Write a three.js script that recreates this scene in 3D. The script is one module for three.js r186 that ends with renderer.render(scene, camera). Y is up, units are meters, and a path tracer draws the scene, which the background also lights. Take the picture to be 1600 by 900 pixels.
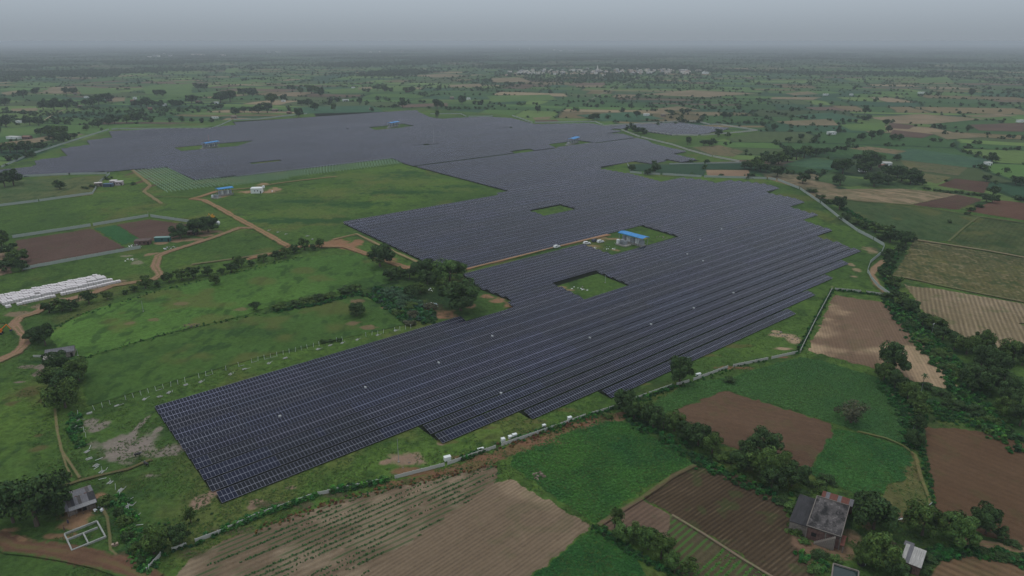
import * as THREE from 'three';
import { mergeGeometries } from 'three/addons/utils/BufferGeometryUtils.js';
import { MarchingCubes } from 'three/addons/objects/MarchingCubes.js';

// ---------------------------------------------------------------- camera, sky, sun, exposure
const F = 1090, PITCH = 19.5 * Math.PI / 180, CAMH = 123.5;
const scene = new THREE.Scene();
const camera = new THREE.PerspectiveCamera(2 * Math.atan(450 / F) * 180 / Math.PI, 16 / 9, 1, 60000);
camera.position.set(0, CAMH, 0);
camera.rotation.x = -PITCH;
const renderer = new THREE.WebGLRenderer();
renderer.toneMapping = THREE.LinearToneMapping;
renderer.toneMappingExposure = 1.0;
renderer.shadowMap.enabled = true;
const SKY_HORIZON = 0.44, SKY_TINT = [0.86, 0.985, 1.11];
const SUN_I = 0.55, FOG_D = 0.00013;
const ALB = 0.70;          // share of the sky's light on open ground: turns a surface's look under this sky into its own colour

// ---------------------------------------------------------------- noise and random
function rng(seed) { let s = seed >>> 0; return () => { s = (s + 0x6d2b79f5) | 0; let t = Math.imul(s ^ (s >>> 15), 1 | s); t = (t + Math.imul(t ^ (t >>> 7), 61 | t)) ^ t; return ((t ^ (t >>> 14)) >>> 0) / 4294967296; }; }
const TAB = new Float32Array(65536); { const r = rng(77); for (let i = 0; i < 65536; i++) TAB[i] = r(); }
const hash2 = (i, j) => TAB[((i * 7919) ^ (j * 104729)) & 65535];
function vn(x, y) {
  const i = Math.floor(x), j = Math.floor(y); let a = x - i, b = y - j; a = a * a * (3 - 2 * a); b = b * b * (3 - 2 * b);
  const p = hash2(i, j), q = hash2(i + 1, j), r = hash2(i, j + 1), s = hash2(i + 1, j + 1);
  return p + (q - p) * a + (r - p) * b + (p - q - r + s) * a * b;
}
const fbm = (x, y, n = 3) => { let s = 0, a = 0.5, t = 0; for (let k = 0; k < n; k++) { s += a * vn(x, y); t += a; a *= 0.5; x = x * 2.03 + 17.3; y = y * 2.03 - 9.1; } return s / t; };
const ss = (a, b, x) => { const t = Math.min(1, Math.max(0, (x - a) / (b - a))); return t * t * (3 - 2 * t); };
const lin = (c) => { c /= 255; return c <= 0.04045 ? c / 12.92 : Math.pow((c + 0.055) / 1.055, 2.4); };
const enc = (c) => 255 * (c <= 0.0031308 ? c * 12.92 : 1.055 * Math.pow(c, 1 / 2.4) - 0.055);
const alb = (r, g, b) => [lin(r) / ALB, lin(g) / ALB, lin(b) / ALB];    // colour of a surface from how it looks on open ground
const mix3 = (a, b, t) => [a[0] + (b[0] - a[0]) * t, a[1] + (b[1] - a[1]) * t, a[2] + (b[2] - a[2]) * t];

// ---------------------------------------------------------------- sky texture: overcast, brighter overhead than low down, dimmed by haze at the horizon
{
  const w = 2048, h = 1024, d = new Float32Array(w * h * 4);
  for (let y = 0; y < h; y++) for (let x = 0; x < w; x++) {
    const e = ((y + 0.5) / h - 0.5) * Math.PI, up = Math.max(0, Math.sin(e)), az = (x / w) * 2 * Math.PI;
    let L = SKY_HORIZON * (1 + 0.8 * up);
    const cx = Math.cos(az) * Math.cos(e) / (0.25 + up), cz = Math.sin(az) * Math.cos(e) / (0.25 + up);
    const cl = e > 0 ? (fbm(cx * 1.3 + 5, cz * 1.3 + 9, 4) - 0.5) * 0.35 * ss(0.02, 0.25, up) : 0;
    L *= 1 + cl;
    const k = ss(0, 0.5, up); L *= 0.70 + 0.30 * ss(-0.012, 0.062, e);
    for (let c = 0; c < 3; c++) d[(y * w + x) * 4 + c] = L * (SKY_TINT[c] * (1 - k) + [0.92, 1, 1.10][c] * k);
    d[(y * w + x) * 4 + 3] = 1;
  }
  const t = new THREE.DataTexture(d, w, h, THREE.RGBAFormat, THREE.FloatType);
  t.mapping = THREE.EquirectangularReflectionMapping; t.magFilter = THREE.LinearFilter; t.needsUpdate = true;
  scene.background = t; scene.environment = t;
}
const sun = new THREE.DirectionalLight(new THREE.Color(1, 0.96, 0.9), SUN_I);
sun.position.set(-260, 900, -420); sun.target.position.set(0, 0, -300); sun.castShadow = true; sun.shadow.radius = 30;
Object.assign(sun.shadow.camera, { left: -900, right: 900, top: 900, bottom: -900, near: 1, far: 4000 });
scene.add(sun, sun.target);
scene.fog = new THREE.FogExp2(new THREE.Color(0.87, 0.94, 1.0), FOG_D);

// ---------------------------------------------------------------- from the surveyed photograph to places on the plain
const SP = Math.sin(PITCH), CP = Math.cos(PITCH);
function G(px, py, h = 0) { const a = (px - 800) / F, b = (450 - py) / F, t = (CAMH - h) / (SP - b * CP); return [a * t, -(CP + b * SP) * t]; }
const depthAt = (py) => CAMH / (SP - (450 - py) / F * CP);
const metre = (py) => depthAt(py) / F;                                   // metres that a pixel spans at that height of the picture
const parse = (s) => s.trim().split(';').filter((q) => q.trim()).map((q) => q.trim().split(/[ ,]+/).map(Number));
const P = (s, h = 0) => parse(s).map(([x, y]) => G(x, y, h));
function inside(p, x, z) { let c = false; for (let i = 0, j = p.length - 1; i < p.length; j = i++) if ((p[i][1] > z) !== (p[j][1] > z) && x < (p[j][0] - p[i][0]) * (z - p[i][1]) / (p[j][1] - p[i][1]) + p[i][0]) c = !c; return c; }

// ---------------------------------------------------------------- bookkeeping of names and labels
const used = new Map();
function numbered(n) { const k = (used.get(n) ?? -1) + 1; used.set(n, k); return k ? n + '_' + String(k).padStart(3, '0') : n; }
function tag(o, label, category, group, kind) { o.userData.label = label; if (category) o.userData.category = category; if (group) o.userData.group = group; if (kind) o.userData.kind = kind; return o; }
function thing(name, label, category, x, z, turn = 0, group, y = 0) { const o = new THREE.Group(); o.name = numbered(name); o.position.set(x, y, z); o.rotation.y = turn; tag(o, label, category, group); scene.add(o); return o; }
function part(name, geo, mat, parent, label) { const m = new THREE.Mesh(geo, mat); m.name = name; m.castShadow = m.receiveShadow = true; parent.add(m); if (label) m.userData.label = label; return m; }
function structure(name, geo, mat, label) { const m = new THREE.Mesh(geo, mat); m.name = numbered(name); m.receiveShadow = true; m.userData.kind = 'structure'; if (label) m.userData.label = label; scene.add(m); return m; }
const TENS = ['', '', 'twenty', 'thirty', 'forty', 'fifty', 'sixty', 'seventy', 'eighty', 'ninety'];
const FIRST = ['', 'first', 'second', 'third', 'fourth', 'fifth', 'sixth', 'seventh', 'eighth', 'ninth', 'tenth', 'eleventh', 'twelfth', 'thirteenth', 'fourteenth', 'fifteenth', 'sixteenth', 'seventeenth', 'eighteenth', 'nineteenth'];
function ordinal(n) { if (n >= 100) return n === 100 ? 'hundredth' : 'hundred-and-' + ordinal(n - 100); if (n < 20) return FIRST[n]; const t = Math.floor(n / 10), u = n % 10; return u ? TENS[t] + '-' + FIRST[u] : TENS[t].replace(/y$/, 'ieth'); }

// ---------------------------------------------------------------- plain geometry helpers
function box(w, h, d, x = 0, y = 0, z = 0, ry = 0) { const g = new THREE.BoxGeometry(w, h, d); if (ry) g.rotateY(ry); g.translate(x, y, z); return g; }
function cyl(r0, r1, h, x = 0, y = 0, z = 0, n = 8) { const g = new THREE.CylinderGeometry(r1, r0, h, n); g.translate(x, y + h / 2, z); return g; }
function bar(a, b, r, n = 5) { const A = new THREE.Vector3(...a), B = new THREE.Vector3(...b), l = A.distanceTo(B); const g = new THREE.CylinderGeometry(r, r, l, n); g.translate(0, l / 2, 0); g.applyQuaternion(new THREE.Quaternion().setFromUnitVectors(new THREE.Vector3(0, 1, 0), B.clone().sub(A).normalize())); g.translate(...a); return g; }
const merge = (l) => mergeGeometries(l.map((g) => (g.index ? g.toNonIndexed() : g)));
const std = (c, rough = 0.9, extra = {}) => { const m = new THREE.MeshStandardMaterial({ roughness: rough, side: THREE.DoubleSide, ...extra }); m.color.setRGB(...c); return m; };
const hex = (r, g, b) => [lin(r), lin(g), lin(b)];

function noiseTex(size, fn) { const d = new Uint8Array(size * size * 4); for (let y = 0; y < size; y++) for (let x = 0; x < size; x++) { const v = fn(x, y); for (let c = 0; c < 3; c++) d[(y * size + x) * 4 + c] = Math.max(0, Math.min(255, (Array.isArray(v) ? v[c] : v))); d[(y * size + x) * 4 + 3] = 255; } const t = new THREE.DataTexture(d, size, size); t.wrapS = t.wrapT = THREE.RepeatWrapping; t.magFilter = THREE.LinearFilter; t.colorSpace = THREE.SRGBColorSpace; t.needsUpdate = true; return t; }
const grimeTex = noiseTex(256, (x, y) => { const v = 175 + 80 * (fbm(x / 30, y / 30, 4) - 0.5) + 60 * (fbm(x / 5, y / 60, 3) - 0.5) + 30 * (hash2(x, y) - 0.5); return v; });
const sheetTex = noiseTex(256, (x, y) => 190 + 40 * (fbm(x / 6, y / 90, 3) - 0.5) + 60 * (fbm(x / 40, y / 40, 3) - 0.5) - (x % 16 < 3 ? 26 : 0));

// ================================================================ THE GROUND
// ---- the solar field: rows run along R, and follow each other along N (away from the camera)
const AZ = 50 * Math.PI / 180, R = [Math.sin(AZ), -Math.cos(AZ)], N = [-Math.cos(AZ), -Math.sin(AZ)], TURN = Math.PI / 2 - AZ;
const V0 = 181.7, PITCHROW = 7.2;
const toUV = ([x, z]) => [x * R[0] + z * R[1], x * N[0] + z * N[1]];
const UV = (u, v) => [u * R[0] + v * N[0], u * R[1] + v * N[1]];
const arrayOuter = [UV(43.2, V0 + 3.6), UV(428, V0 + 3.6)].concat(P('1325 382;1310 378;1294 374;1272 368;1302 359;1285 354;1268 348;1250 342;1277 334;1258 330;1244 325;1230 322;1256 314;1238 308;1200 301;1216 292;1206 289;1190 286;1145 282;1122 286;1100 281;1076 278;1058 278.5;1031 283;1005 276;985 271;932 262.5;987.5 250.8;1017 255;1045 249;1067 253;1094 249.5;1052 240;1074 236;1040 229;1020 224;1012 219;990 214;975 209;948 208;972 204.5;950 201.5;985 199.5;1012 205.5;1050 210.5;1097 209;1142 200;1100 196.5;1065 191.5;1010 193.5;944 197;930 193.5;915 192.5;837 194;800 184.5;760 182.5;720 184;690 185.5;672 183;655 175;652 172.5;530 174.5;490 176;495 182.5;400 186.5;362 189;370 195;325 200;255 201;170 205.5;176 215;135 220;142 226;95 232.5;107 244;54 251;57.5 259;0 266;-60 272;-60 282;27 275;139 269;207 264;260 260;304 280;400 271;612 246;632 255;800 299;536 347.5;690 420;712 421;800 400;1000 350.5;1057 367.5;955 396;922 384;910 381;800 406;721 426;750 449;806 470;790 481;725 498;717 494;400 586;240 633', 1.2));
const arrayHoles = ['875 446.5;941 426.5;979 443;910 464', '832 329;880 319.8;894 324;845 334.5', '857 224.6;905 219;930 222;868 230.5', '798 236.6;829 232.2;836 234.6;806 238.4', '577 198.8;630 192.6;650 196.6;587 203.2', '271 229.6;403 218.4;372 227.4;284 236.4', '387 254.2;437 249;443 251.5;395 256.2', '645 226.6;683 223.4;688 225;650 227.6', '650 257.6;800 238.4;801 240.2;653 259', '775 200.4;800 198;801 199.4;776 201.6', '540 200.6;578 198;578 199;542 201.6', '832 235.4;866 230.2;868 231.4;834 236.6', '928 222;985 215.2;986 216.4;930 223.2', '1191 298.4;1204 295.6;1204 297.6;1194 299.6'].map((s, i) => { const p = P(s, 1.2); if (i > 6) return p; const q = p.map(toUV), m = q.reduce((t, e) => t + e[1], 0) / q.length; return q.map(([u, v]) => UV(u, v + Math.sign(v - m) * (i < 2 ? 3.4 : 2.2))); });
const FARM = P('230 892;292 853;400 806;605 748;775 697;950 639;1077 594;1200 560;1250 548;1300 450;1388 462;1355 425;1382 384;1312 341;1250 295;1200 280;985 270;980 256;1155 252;1060 232;1190 205;944 195;832 191;800 180;660 169;480 178;185 200;0 262;-80 268;-80 330;145 303;172 271;200 264;207 266;235 307;340 300;450 385;560 366;655 412;730 500;400 563;120 645;160 735', 0);

// ---- fields: name, type, outline, two colours as they look, furrow direction (two points), spacing, strength
const FIELDS = [];
const SOIL = (c) => [c[0] * 0.86, c[1] * 0.855, c[2] * 0.78];
const field = (name, type, poly, c1, c2, dir, sp = 1, amp = 0.2, label) => FIELDS.push({ name, type, poly: P(poly), c1: name === 'ploughed_field' ? SOIL(alb(...c1)) : alb(...c1), c2: name === 'ploughed_field' ? SOIL(alb(...c2)) : alb(...c2), dir: dir ? P(dir) : null, sp, amp, label });
field('striped_field', 'rows', '262 905;272 900;300 872;350 846;400 828;517 786;605 762;690 742;770 724;780 742;772 757;690 812;560 905', [114, 100, 82], [96, 82, 66], '400 845;550 782.5', 1.9, 0.35, 'pale dry field with broken green crop rows');
field('bare_field', 'soil', '772 757;800 749;922 822;826 903;560 905;690 812', [118, 102, 83], [98, 84, 68], '640 900;800 800', 1.15, 0.2, 'bare pinkish brown field with faint furrows');
field('crop_field', 'crop', '800 712;835 697;905 668;955 656;985 662;1030 690;1090 727;1048 745;1003 762;935 821;924 816;870 778;802 731', [34, 66, 34], [50, 82, 34], '810 710;970 655', 1.4, 0.25, 'dense dark green crop field below the perimeter wall');
field('dry_grass_strip', 'grass', '606 757;700 732;775 703;860 677;950 647;985 640;975 656;905 669;835 698;790 717;768 726;690 745;640 757', [102, 80, 60], [86, 74, 48], null, 2, 0.1, 'strip of reddish dry grass between wall and crops');
field('ploughed_field', 'soil', '1090 726;1130 733;1200 765;1225 782;1240 830;1275 905;1210 905;1128 848;1052 805;1006 777;1050 745', [78, 66, 54], [66, 55, 44], '1080 810;1180 745', 1.2, 0.3, 'dark ploughed field with long furrows');
field('stubble_field', 'soil', '935 821;1003 779;1050 806;1048 830;1036 849;955 830', [118, 102, 84], [88, 72, 60], '950 820;1010 780', 1.4, 0.15, 'small pale dry plot beside the bushy trees');
field('vegetable_plot', 'rows', '1052 807;1126 849;1206 905;1050 905;1040 868;1040 848', [72, 66, 48], [66, 58, 46], '1080 905;1140 850', 1.7, 0.48, 'patchy vegetable plot with bright green rows');
field('crop_field', 'crop', '925 826;958 838;1000 880;1010 905;828 905', [28, 60, 30], [42, 74, 32], null, 1.2, 0.2, 'dark green crop field at the bottom edge');
field('ploughed_field', 'soil', '1050 644;1090 627;1132 611;1200 630;1298 662;1302 676;1260 738;1200 718;1120 690;1040 656', [90, 71, 58], [78, 61, 50], '1060 650;1290 690', 1.0, 0.08, 'brown ploughed field between two green crops');
field('crop_field', 'crop', '985 650;1075 598;1140 590;1200 572;1250 558;1290 565;1370 590;1400 625;1422 660;1420 682;1400 692;1345 675;1300 661;1200 629;1132 610;1090 626;1030 650', [52, 79, 40], [43, 71, 38], '1100 600;1400 640', 1.5, 0.2, 'tall green crop field sloping below the wall corner');
field('crop_field', 'crop', '1304 672;1345 677;1410 698;1425 704;1412 752;1388 755;1380 772;1340 772;1280 750;1263 738', [38, 71, 36], [50, 81, 37], '1270 740;1400 770', 1.3, 0.25, 'green crop plot above the farmhouse');
field('grass_plot', 'crop', '1388 756;1412 753;1427 705;1440 735;1450 790;1442 822;1405 812;1380 777', [82, 78, 48], [70, 74, 42], null, 2, 0.1, 'yellowish grass plot beside the crop');
field('ploughed_field', 'soil', '1442 668;1510 670;1575 682;1606 697;1606 855;1560 842;1470 815;1462 800', [88, 69, 54], [80, 61, 47], '1450 700;1600 760', 2.6, 0.06, 'red brown ploughed field at the right edge');
field('ploughed_field', 'soil', '1450 905;1470 876;1510 868;1606 880;1606 905', [104, 84, 66], [84, 66, 52], '1500 880;1560 905', 2.4, 0.2, 'ploughed field in the bottom right corner');
field('bare_field', 'soil', '1303 461;1385 473;1396 492;1430 525;1460 555;1480 580;1495 607;1470 606;1410 592;1370 577;1262 548;1290 490', [136, 116, 92], [98, 80, 64], '1300 470;1330 560', 1.3, 0.14, 'blotched tan field inside the wall corner');
field('stubble_field', 'soil', '1412 443;1420 447;1470 452;1606 476;1606 552;1542 540;1495 526;1475 510;1442 486', [128, 112, 92], [104, 92, 70], '1480 450;1500 530', 2.0, 0.32, 'pale striped stubble field at the right edge');
field('pasture_field', 'grass', '1427 376;1475 383;1606 405;1606 474;1470 445;1394 431;1415 400', [84, 80, 50], [64, 66, 42], '1440 380;1460 440', 2.4, 0.2, 'yellow green pasture with pale tufts');
field('meadow_field', 'grass', '1322 312;1422 322;1527 338;1481 377;1427 374;1395 360;1350 345;1318 326', [60, 72, 42], [52, 68, 40], '1330 320;1500 350', 3, 0.1, 'green meadow right of the curved wall');
field('meadow_field', 'grass', '1531 339;1606 349;1606 404;1483 380', [56, 66, 38], [64, 70, 42], '1530 340;1490 378', 3, 0.15, 'green meadow at the right edge');
field('fallow_field', 'rows', '1272 296;1412 295;1452 299;1497 304;1422 320;1300 310', [122, 106, 84], [104, 92, 70], '1280 297;1420 318', 5, 0.3, 'long tan fallow field');
field('ploughed_field', 'soil', '1497 304;1536 312;1495 328;1424 320', [82, 64, 56], [74, 56, 50], '1430 318;1500 306', 4, 0.08, 'brown field behind the green meadow');
field('ploughed_field', 'soil', '1557 312;1606 318;1606 345;1510 330', [92, 68, 58], [84, 60, 52], '1520 330;1600 318', 4, 0.06, 'reddish brown field at the right edge');
field('ploughed_field', 'soil', '1492 279;1547 285;1537 302;1465 290', [82, 62, 54], [74, 56, 50], null, 3, 0.05);
field('fallow_field', 'grass', '1430 269;1487 277;1465 287;1437 282', [92, 86, 58], [80, 80, 54], null, 3, 0.05);
field('fallow_field', 'grass', '1407 250;1512 262;1497 274;1417 265', [96, 88, 66], [74, 76, 52], '1410 252;1500 270', 5, 0.12);
field('crop_field', 'crop', '1425 232;1550 250;1545 260;1515 262;1410 250;1380 237', [50, 72, 56], [56, 80, 58], '1400 240;1540 255', 5, 0.08);
field('fallow_field', 'grass', '1325 232;1355 229;1417 236;1400 241', [106, 92, 70], [92, 82, 62], null, 4, 0.05);
field('crop_field', 'crop', '1222 258;1262 246;1310 252;1300 266', [50, 74, 58], [58, 82, 56], null, 4, 0.05);
field('crop_field', 'crop', '1270 282;1300 268;1355 285;1330 292', [62, 80, 48], [56, 74, 44], null, 4, 0.05);
field('crop_field', 'crop', '988 257;1050 257;1100 256;1158 255;1180 263;1172 265;1103 265;1100 275;1035 271;992 266', [46, 66, 48], [38, 58, 44], '1000 258;1150 262', 4, 0.15, 'dark green crop strip enclosed by two walls');
field('fallow_field', 'soil', '1103 265.5;1170 266;1173 277;1105 275', [126, 104, 82], [112, 92, 74], null, 3, 0.05, 'small tan plot by the curved wall');
field('fallow_field', 'grass', '1082 230;1125 227;1162 237;1146 245;1112 242', [96, 86, 64], [84, 80, 58], null, 4, 0.05);
field('ploughed_field', 'soil', '25 376;142 357.5;196 387;50 420;34 412', [86, 69, 63], [78, 61, 56], '40 415;190 388', 1.4, 0.06, 'dark brown ploughed field inside the left wall');
field('ploughed_field', 'soil', '183 351;232 343;302 352;290 366;262 376;226 376;206 366', [86, 68, 62], [80, 62, 57], '210 366;300 352', 1.4, 0.05, 'dark brown ploughed plot by the green container');
field('crop_field', 'crop', '147 357;182 351.5;204 366;222 375;206 379;192 383', [44, 78, 42], [38, 70, 40], null, 1.5, 0.08, 'bright green strip between two brown plots');
field('fallow_field', 'grass', '30 282;165 274;158 288;144 301;20 319;0 319;0 290', [58, 76, 44], [74, 80, 50], null, 4, 0.05, 'walled pasture left of the panels');
field('fallow_field', 'soil', '-4 396;9 395;20 427;-4 432', [116, 98, 80], [104, 86, 70], '2 398;8 426', 2, 0.15);
field('meadow_field', 'grass', '72 520;150 482;240 457;380 424;470 402;560 396;604 424;618 440;560 455;440 472;380 494;250 524;130 560;98 555', [70, 97, 43], [60, 86, 39], '140 500;480 410', 6, 0.05, 'bright green meadow below the hedge line');
field('meadow_field', 'grass', '132 563;250 527;380 497;440 486;560 462;628 490;640 506;400 560;250 602;134 636', [61, 84, 38], [54, 76, 36], null, 6, 0.05, 'green meadow beside the panel rows');
// smaller fields farther off
const FAR_FIELDS = [['tan', '62 146;82 136;110 136;95 146'], ['tan', '0 145;30 141;40 143;10 149'], ['lime', '118 135;180 139;190 146;128 147'], ['lime', '222 136;300 130;300 150;228 147'], ['tan', '172 154;196 152;194 158;170 160'], ['lime', '0 200;77 198;75 208;0 214'], ['lime', '185 202;335 195;320 200;190 204'], ['lime', '352 108;372 106;372 112;352 113'], ['tan', '18 170;58 169;60 173;16 174'], ['lime', '345 128;392 127;392 131;345 132'], ['tan', '832 184;862 182;858 186;836 187'], ['brown', '835 188;870 187;875 191;838 191'], ['tan', '1080 176;1122 175;1124 181;1090 180'], ['tan', '1010 172;1060 166;1095 172;1040 173'], ['tan', '900 132;945 132;940 136;900 136'], ['rose', '890 131;945 129;946 133;888 134'], ['tan', '1000 148;1080 141;1180 146;1110 152'], ['tan', '1360 184;1440 178;1540 186;1450 194;1400 193'], ['tan', '1500 181;1560 178;1590 181;1540 184'], ['brown', '1390 192;1430 196;1420 202;1385 200'], ['brown', '1395 203;1460 210;1440 216;1390 212'], ['tan', '1450 206;1500 208;1540 214;1480 218'], ['lime', '1312 195;1380 192;1386 206;1330 204'], ['tan', '1205 152;1285 152;1270 156;1205 155'], ['tan', '1225 146;1262 143;1280 147;1240 149'], ['rose', '1255 168;1300 167;1330 173;1275 172'], ['teal', '1240 180;1300 176;1345 186;1280 190'], ['tan', '1212 190;1300 186;1310 196;1240 196'], ['brown', '1515 195;1600 192;1600 206;1530 204'], ['lime', '1430 124;1480 120;1490 129;1440 130'], ['tan', '766 122;812 121;830 128;770 129'], ['tan', '640 118;700 115;735 119;680 121'], ['teal', '455 168;580 165;600 175;470 178'], ['lime', '500 140;640 135;660 142;520 146'], ['tan', '560 137;580 136;582 139;560 140'], ['tan', '700 133;750 131;755 136;705 137'], ['lime', '760 150;860 148;870 156;770 160'], ['rose', '620 164;700 161;700 166;630 168'], ['teal', '900 180;985 175;1040 186;940 190'], ['lime', '270 128;300 126;310 129;275 130']];
const FARC = { tan: [[116, 102, 82], [98, 90, 68]], lime: [[76, 96, 50], [66, 88, 50]], brown: [[84, 68, 58], [74, 60, 52]], rose: [[98, 80, 72], [86, 72, 62]], teal: [[48, 74, 56], [54, 80, 58]] };
for (const [k, s] of FAR_FIELDS) field(k === 'lime' || k === 'teal' ? 'crop_field' : 'fallow_field', k === 'lime' || k === 'teal' ? 'crop' : 'soil', s, FARC[k][0], FARC[k][1], null, 6, 0.03);

// ---- tracks: outline of the middle line, width in metres, colour, 1 = two ruts with grass between
const TRACKS = [];
const track = (name, line, w, c, ruts, label, hidden) => TRACKS.push({ name, line: P(line), w, c: alb(...c), ruts, label, hidden });
track('dirt_track', '-10 568;25 552;40 538;41 527;32 520;22 507;30 497;55 490;75 477;150 457;175 447;240 437;250 430;242 416;248 400;262 394;300 382;332 372;375 356;400 357', 4.6, [132, 103, 84], 1, 'winding reddish dirt track from the left edge');
track('dirt_track', '340 299;312 308;300 311;318 313;342 325;372 342;400 357;450 385', 4.8, [136, 104, 80], 1, 'straight orange dirt track past the blue-roofed station');
track('dirt_track', '340 299;362 297;392 294;432 287;470 282;525 276', 3, [116, 100, 70], 0, 'faint dirt track past the white building');
track('dirt_track', '390 404;430 396;455 388;480 385;512 386;540 386;572 397;615 412;642 422', 4.6, [134, 100, 78], 1, 'dirt track behind the hedge leading to the trees');
track('dirt_track', '520 375;557 366;590 382;652 410', 2.4, [136, 112, 86], 0, 'pale dirt path along the panel edge');
track('dirt_track', '207 266;235 290;225 300;236 307;252 318', 3, [124, 106, 80], 1, 'curving dirt track below the bare racking');
track('dirt_track', '700 428;760 412;800 403;870 385;905 377;950 367', 4.4, [140, 106, 82], 0, 'straight dirt access track between the panel blocks');
track('dirt_track', '-10 838;25 855;62 858;112 866;162 877;200 890;240 910', 5.4, [92, 68, 54], 1, 'red brown dirt road in the bottom left corner');
track('foot_path', '86 640;90 676;97 706;110 725;125 748', 0.9, [112, 96, 72], 0, 'narrow pale footpath across the grass');
track('foot_path', '97 706;104 730;112 745', 0.7, [112, 96, 72], 0);
track('foot_path', '160 794;168 810;172 840;173 860;182 868', 0.8, [104, 92, 66], 0, 'thin path beside the ruined foundation');
track('dirt_track', '76 768;125 752;160 743;200 734;236 719', 1.3, [92, 76, 58], 0, 'dirt track running past the hut to the panels');
track('dirt_track', '1381 408;1366 420;1362 430;1370 446;1392 464', 3.6, [128, 104, 82], 0, 'sandy dirt track outside the curved wall');
track('dirt_track', '102 171;85 178;70 188', 3.5, [138, 124, 102], 0, 'pale track between far green fields');
track('dirt_track', '1505 846;1520 852;1550 853;1606 864', 3, [116, 94, 74], 1, 'dirt track by the lone tree at the right');
track('foot_path', '1340 675;1385 686;1410 697;1430 712;1438 745;1452 780;1454 812', 1.0, [98, 90, 58], 0, 'path along the edge of the green plot');
track('foot_path', '1386 612;1402 625;1418 640;1426 660', 1.2, [96, 78, 62], 0, 'narrow earth path among the hedge trees');
track('dirt_track', '917 160;935 149;972 132;1000 122', 5, [104, 104, 90], 0, 'straight country road leading to the town');
track('field_bund', '1050 806;1100 836;1160 875;1210 905', 0.8, [120, 104, 88], 0, 'pale earth bund between two plots');
track('field_bund', '1427 375;1475 382;1540 392;1606 404', 3, [112, 98, 78], 0, 'pale earth bund along the pasture');
track('field_bund', '1394 431;1440 440;1470 447;1530 459;1606 474', 1.6, [112, 98, 74], 0, 'pale bund between pasture and stubble');
track('foot_path', '1482 378;1505 357;1528 340', 1.4, [92, 88, 62], 0);
track('foot_path', '1300 310;1350 316;1425 321;1530 339;1606 350', 1.4, [100, 92, 66], 0);
track('dirt_track', '300 414;330 410;375 404;420 396', 1.8, [120, 104, 82], 0, 'pale dug trench line above the hedge');
track('field_bund', '935 822;985 790;1005 778;1050 746;1085 728', 1.5, [88, 78, 56], 0, 'earth bund below the dark green crop');
track('foot_path', '240 307;270 308;300 309', 1.2, [96, 92, 58], 0);

// ---- patches of bare earth, mud and weeds on the ground: x, y, half width, half height (pixels), colour
const PATCH = [];
const patch = (s, c, hard = 0.5, weed = hard < 0.45) => { for (const [x, y, rx, ry] of parse(s)) { const [X, Z] = G(x, y), m = metre(y), sd = CAMH / depthAt(y); PATCH.push({ x: X, z: Z, rx: rx * m, rz: ry * m / Math.max(sd, 0.05) , c: alb(...c), hard, weed }); } };
patch('150 668 14 9;172 695 34 16;205 705 34 16;228 690 22 22;262 705 28 10;140 660 12 6;232 743 16 5;196 693 16 20;219 664 4 14;246 672 9 10', [112, 102, 94]);
patch('320 778 18 14;308 790 14 8;400 783 14 6;620 715 18 8;640 718 30 9;602 722 12 6;455 762 9 4;690 693 7 3;395 790 9 6', [122, 100, 86]);
patch('1222 524 22 4;1240 532 12 6;1212 518 10 3;1225 545 16 3;1243 528 10 3', [142, 120, 98], 0.8);
patch('1362 391 12 5;1338 422 8 3;1334 432 9 2.4;1330 413 6 3;1300 448 5 1', [120, 104, 80]);
patch('130 800 30 14;150 783 22 12;160 775 15 8;115 820 20 8;90 838 30 6;30 845 30 8;10 830 20 6', [122, 94, 72]);
patch('195 872 18 14;205 880 20 14;182 880 16 10;215 893 14 8', [96, 70, 56]);
patch('560 472 12 4;606 480 10 4;552 505 10 4;576 512 16 3', [104, 86, 66]);
patch('690 488 24 7;680 478 14 8;700 495 14 5;720 505 8 3;780 470 14 6;792 478 8 5;760 463 14 3;735 478 8 4', [124, 92, 72]);
patch('240 500 12 3;282 475 14 3;300 508 15 2.4;375 484 12 3;205 505 9 3', [98, 88, 62]);
patch('40 573 18 4;30 597 10 2;62 573 8 4;70 577 8 12', [108, 94, 86]);
patch('60 680 8 3;70 625 20 6;62 700 14 8;20 630 14 6;44 612 20 8', [76, 72, 44]);
patch('928 384 12 3;945 373 20 3;960 390 8 2;1000 372 10 2;880 449 8 2.4;892 453 10 2;905 470 8 2', [116, 98, 70], 0.3, false);
patch('520 380 22 7;545 384 20 5;600 405 20 5;640 418 14 4;560 378 10 4', [124, 92, 70]);
patch('430 296 12 4;420 300 10 2;385 300 10 2;410 288 10 2;348 307 10 2', [134, 108, 84]);
patch('250 380 14 3;275 376 14 3;300 374 20 3;320 368 14 3;240 397 12 3;330 362 20 3', [120, 98, 78]);
patch('70 478 30 4;30 490 24 4;110 468 26 4;160 450 20 4;190 440 10 3', [112, 96, 78]);
patch('780 655 20 3;760 668 16 3;880 640 26 4;840 658 18 4;700 690 14 4;1000 600 20 3;1100 555 26 3;1150 540 20 3', [78, 78, 44]);
patch('660 738 60 7;740 715 50 6;840 690 40 7;900 665 40 6;600 755 40 5;950 648 14 4;1150 575 30 3;1220 558 20 2', [104, 76, 58], 0.6);
patch('440 790 50 7;370 828 44 8;300 865 30 12;520 772 26 6', [72, 66, 50]);
patch('1290 855 30 14;1310 862 24 14;1255 850 14 16;1330 838 14 16;1350 815 8 12;1410 810 8 10;1400 855 12 12;1270 880 18 8', [104, 82, 66]);
patch('208 270 4 6;222 283 5 7;234 292 5 6', [76, 58, 50], 0.9);
patch('215 410 12 3;206 405 8 2;195 400 12 2', [108, 104, 84]);
const WEEDC = [30, 54, 32];
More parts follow.
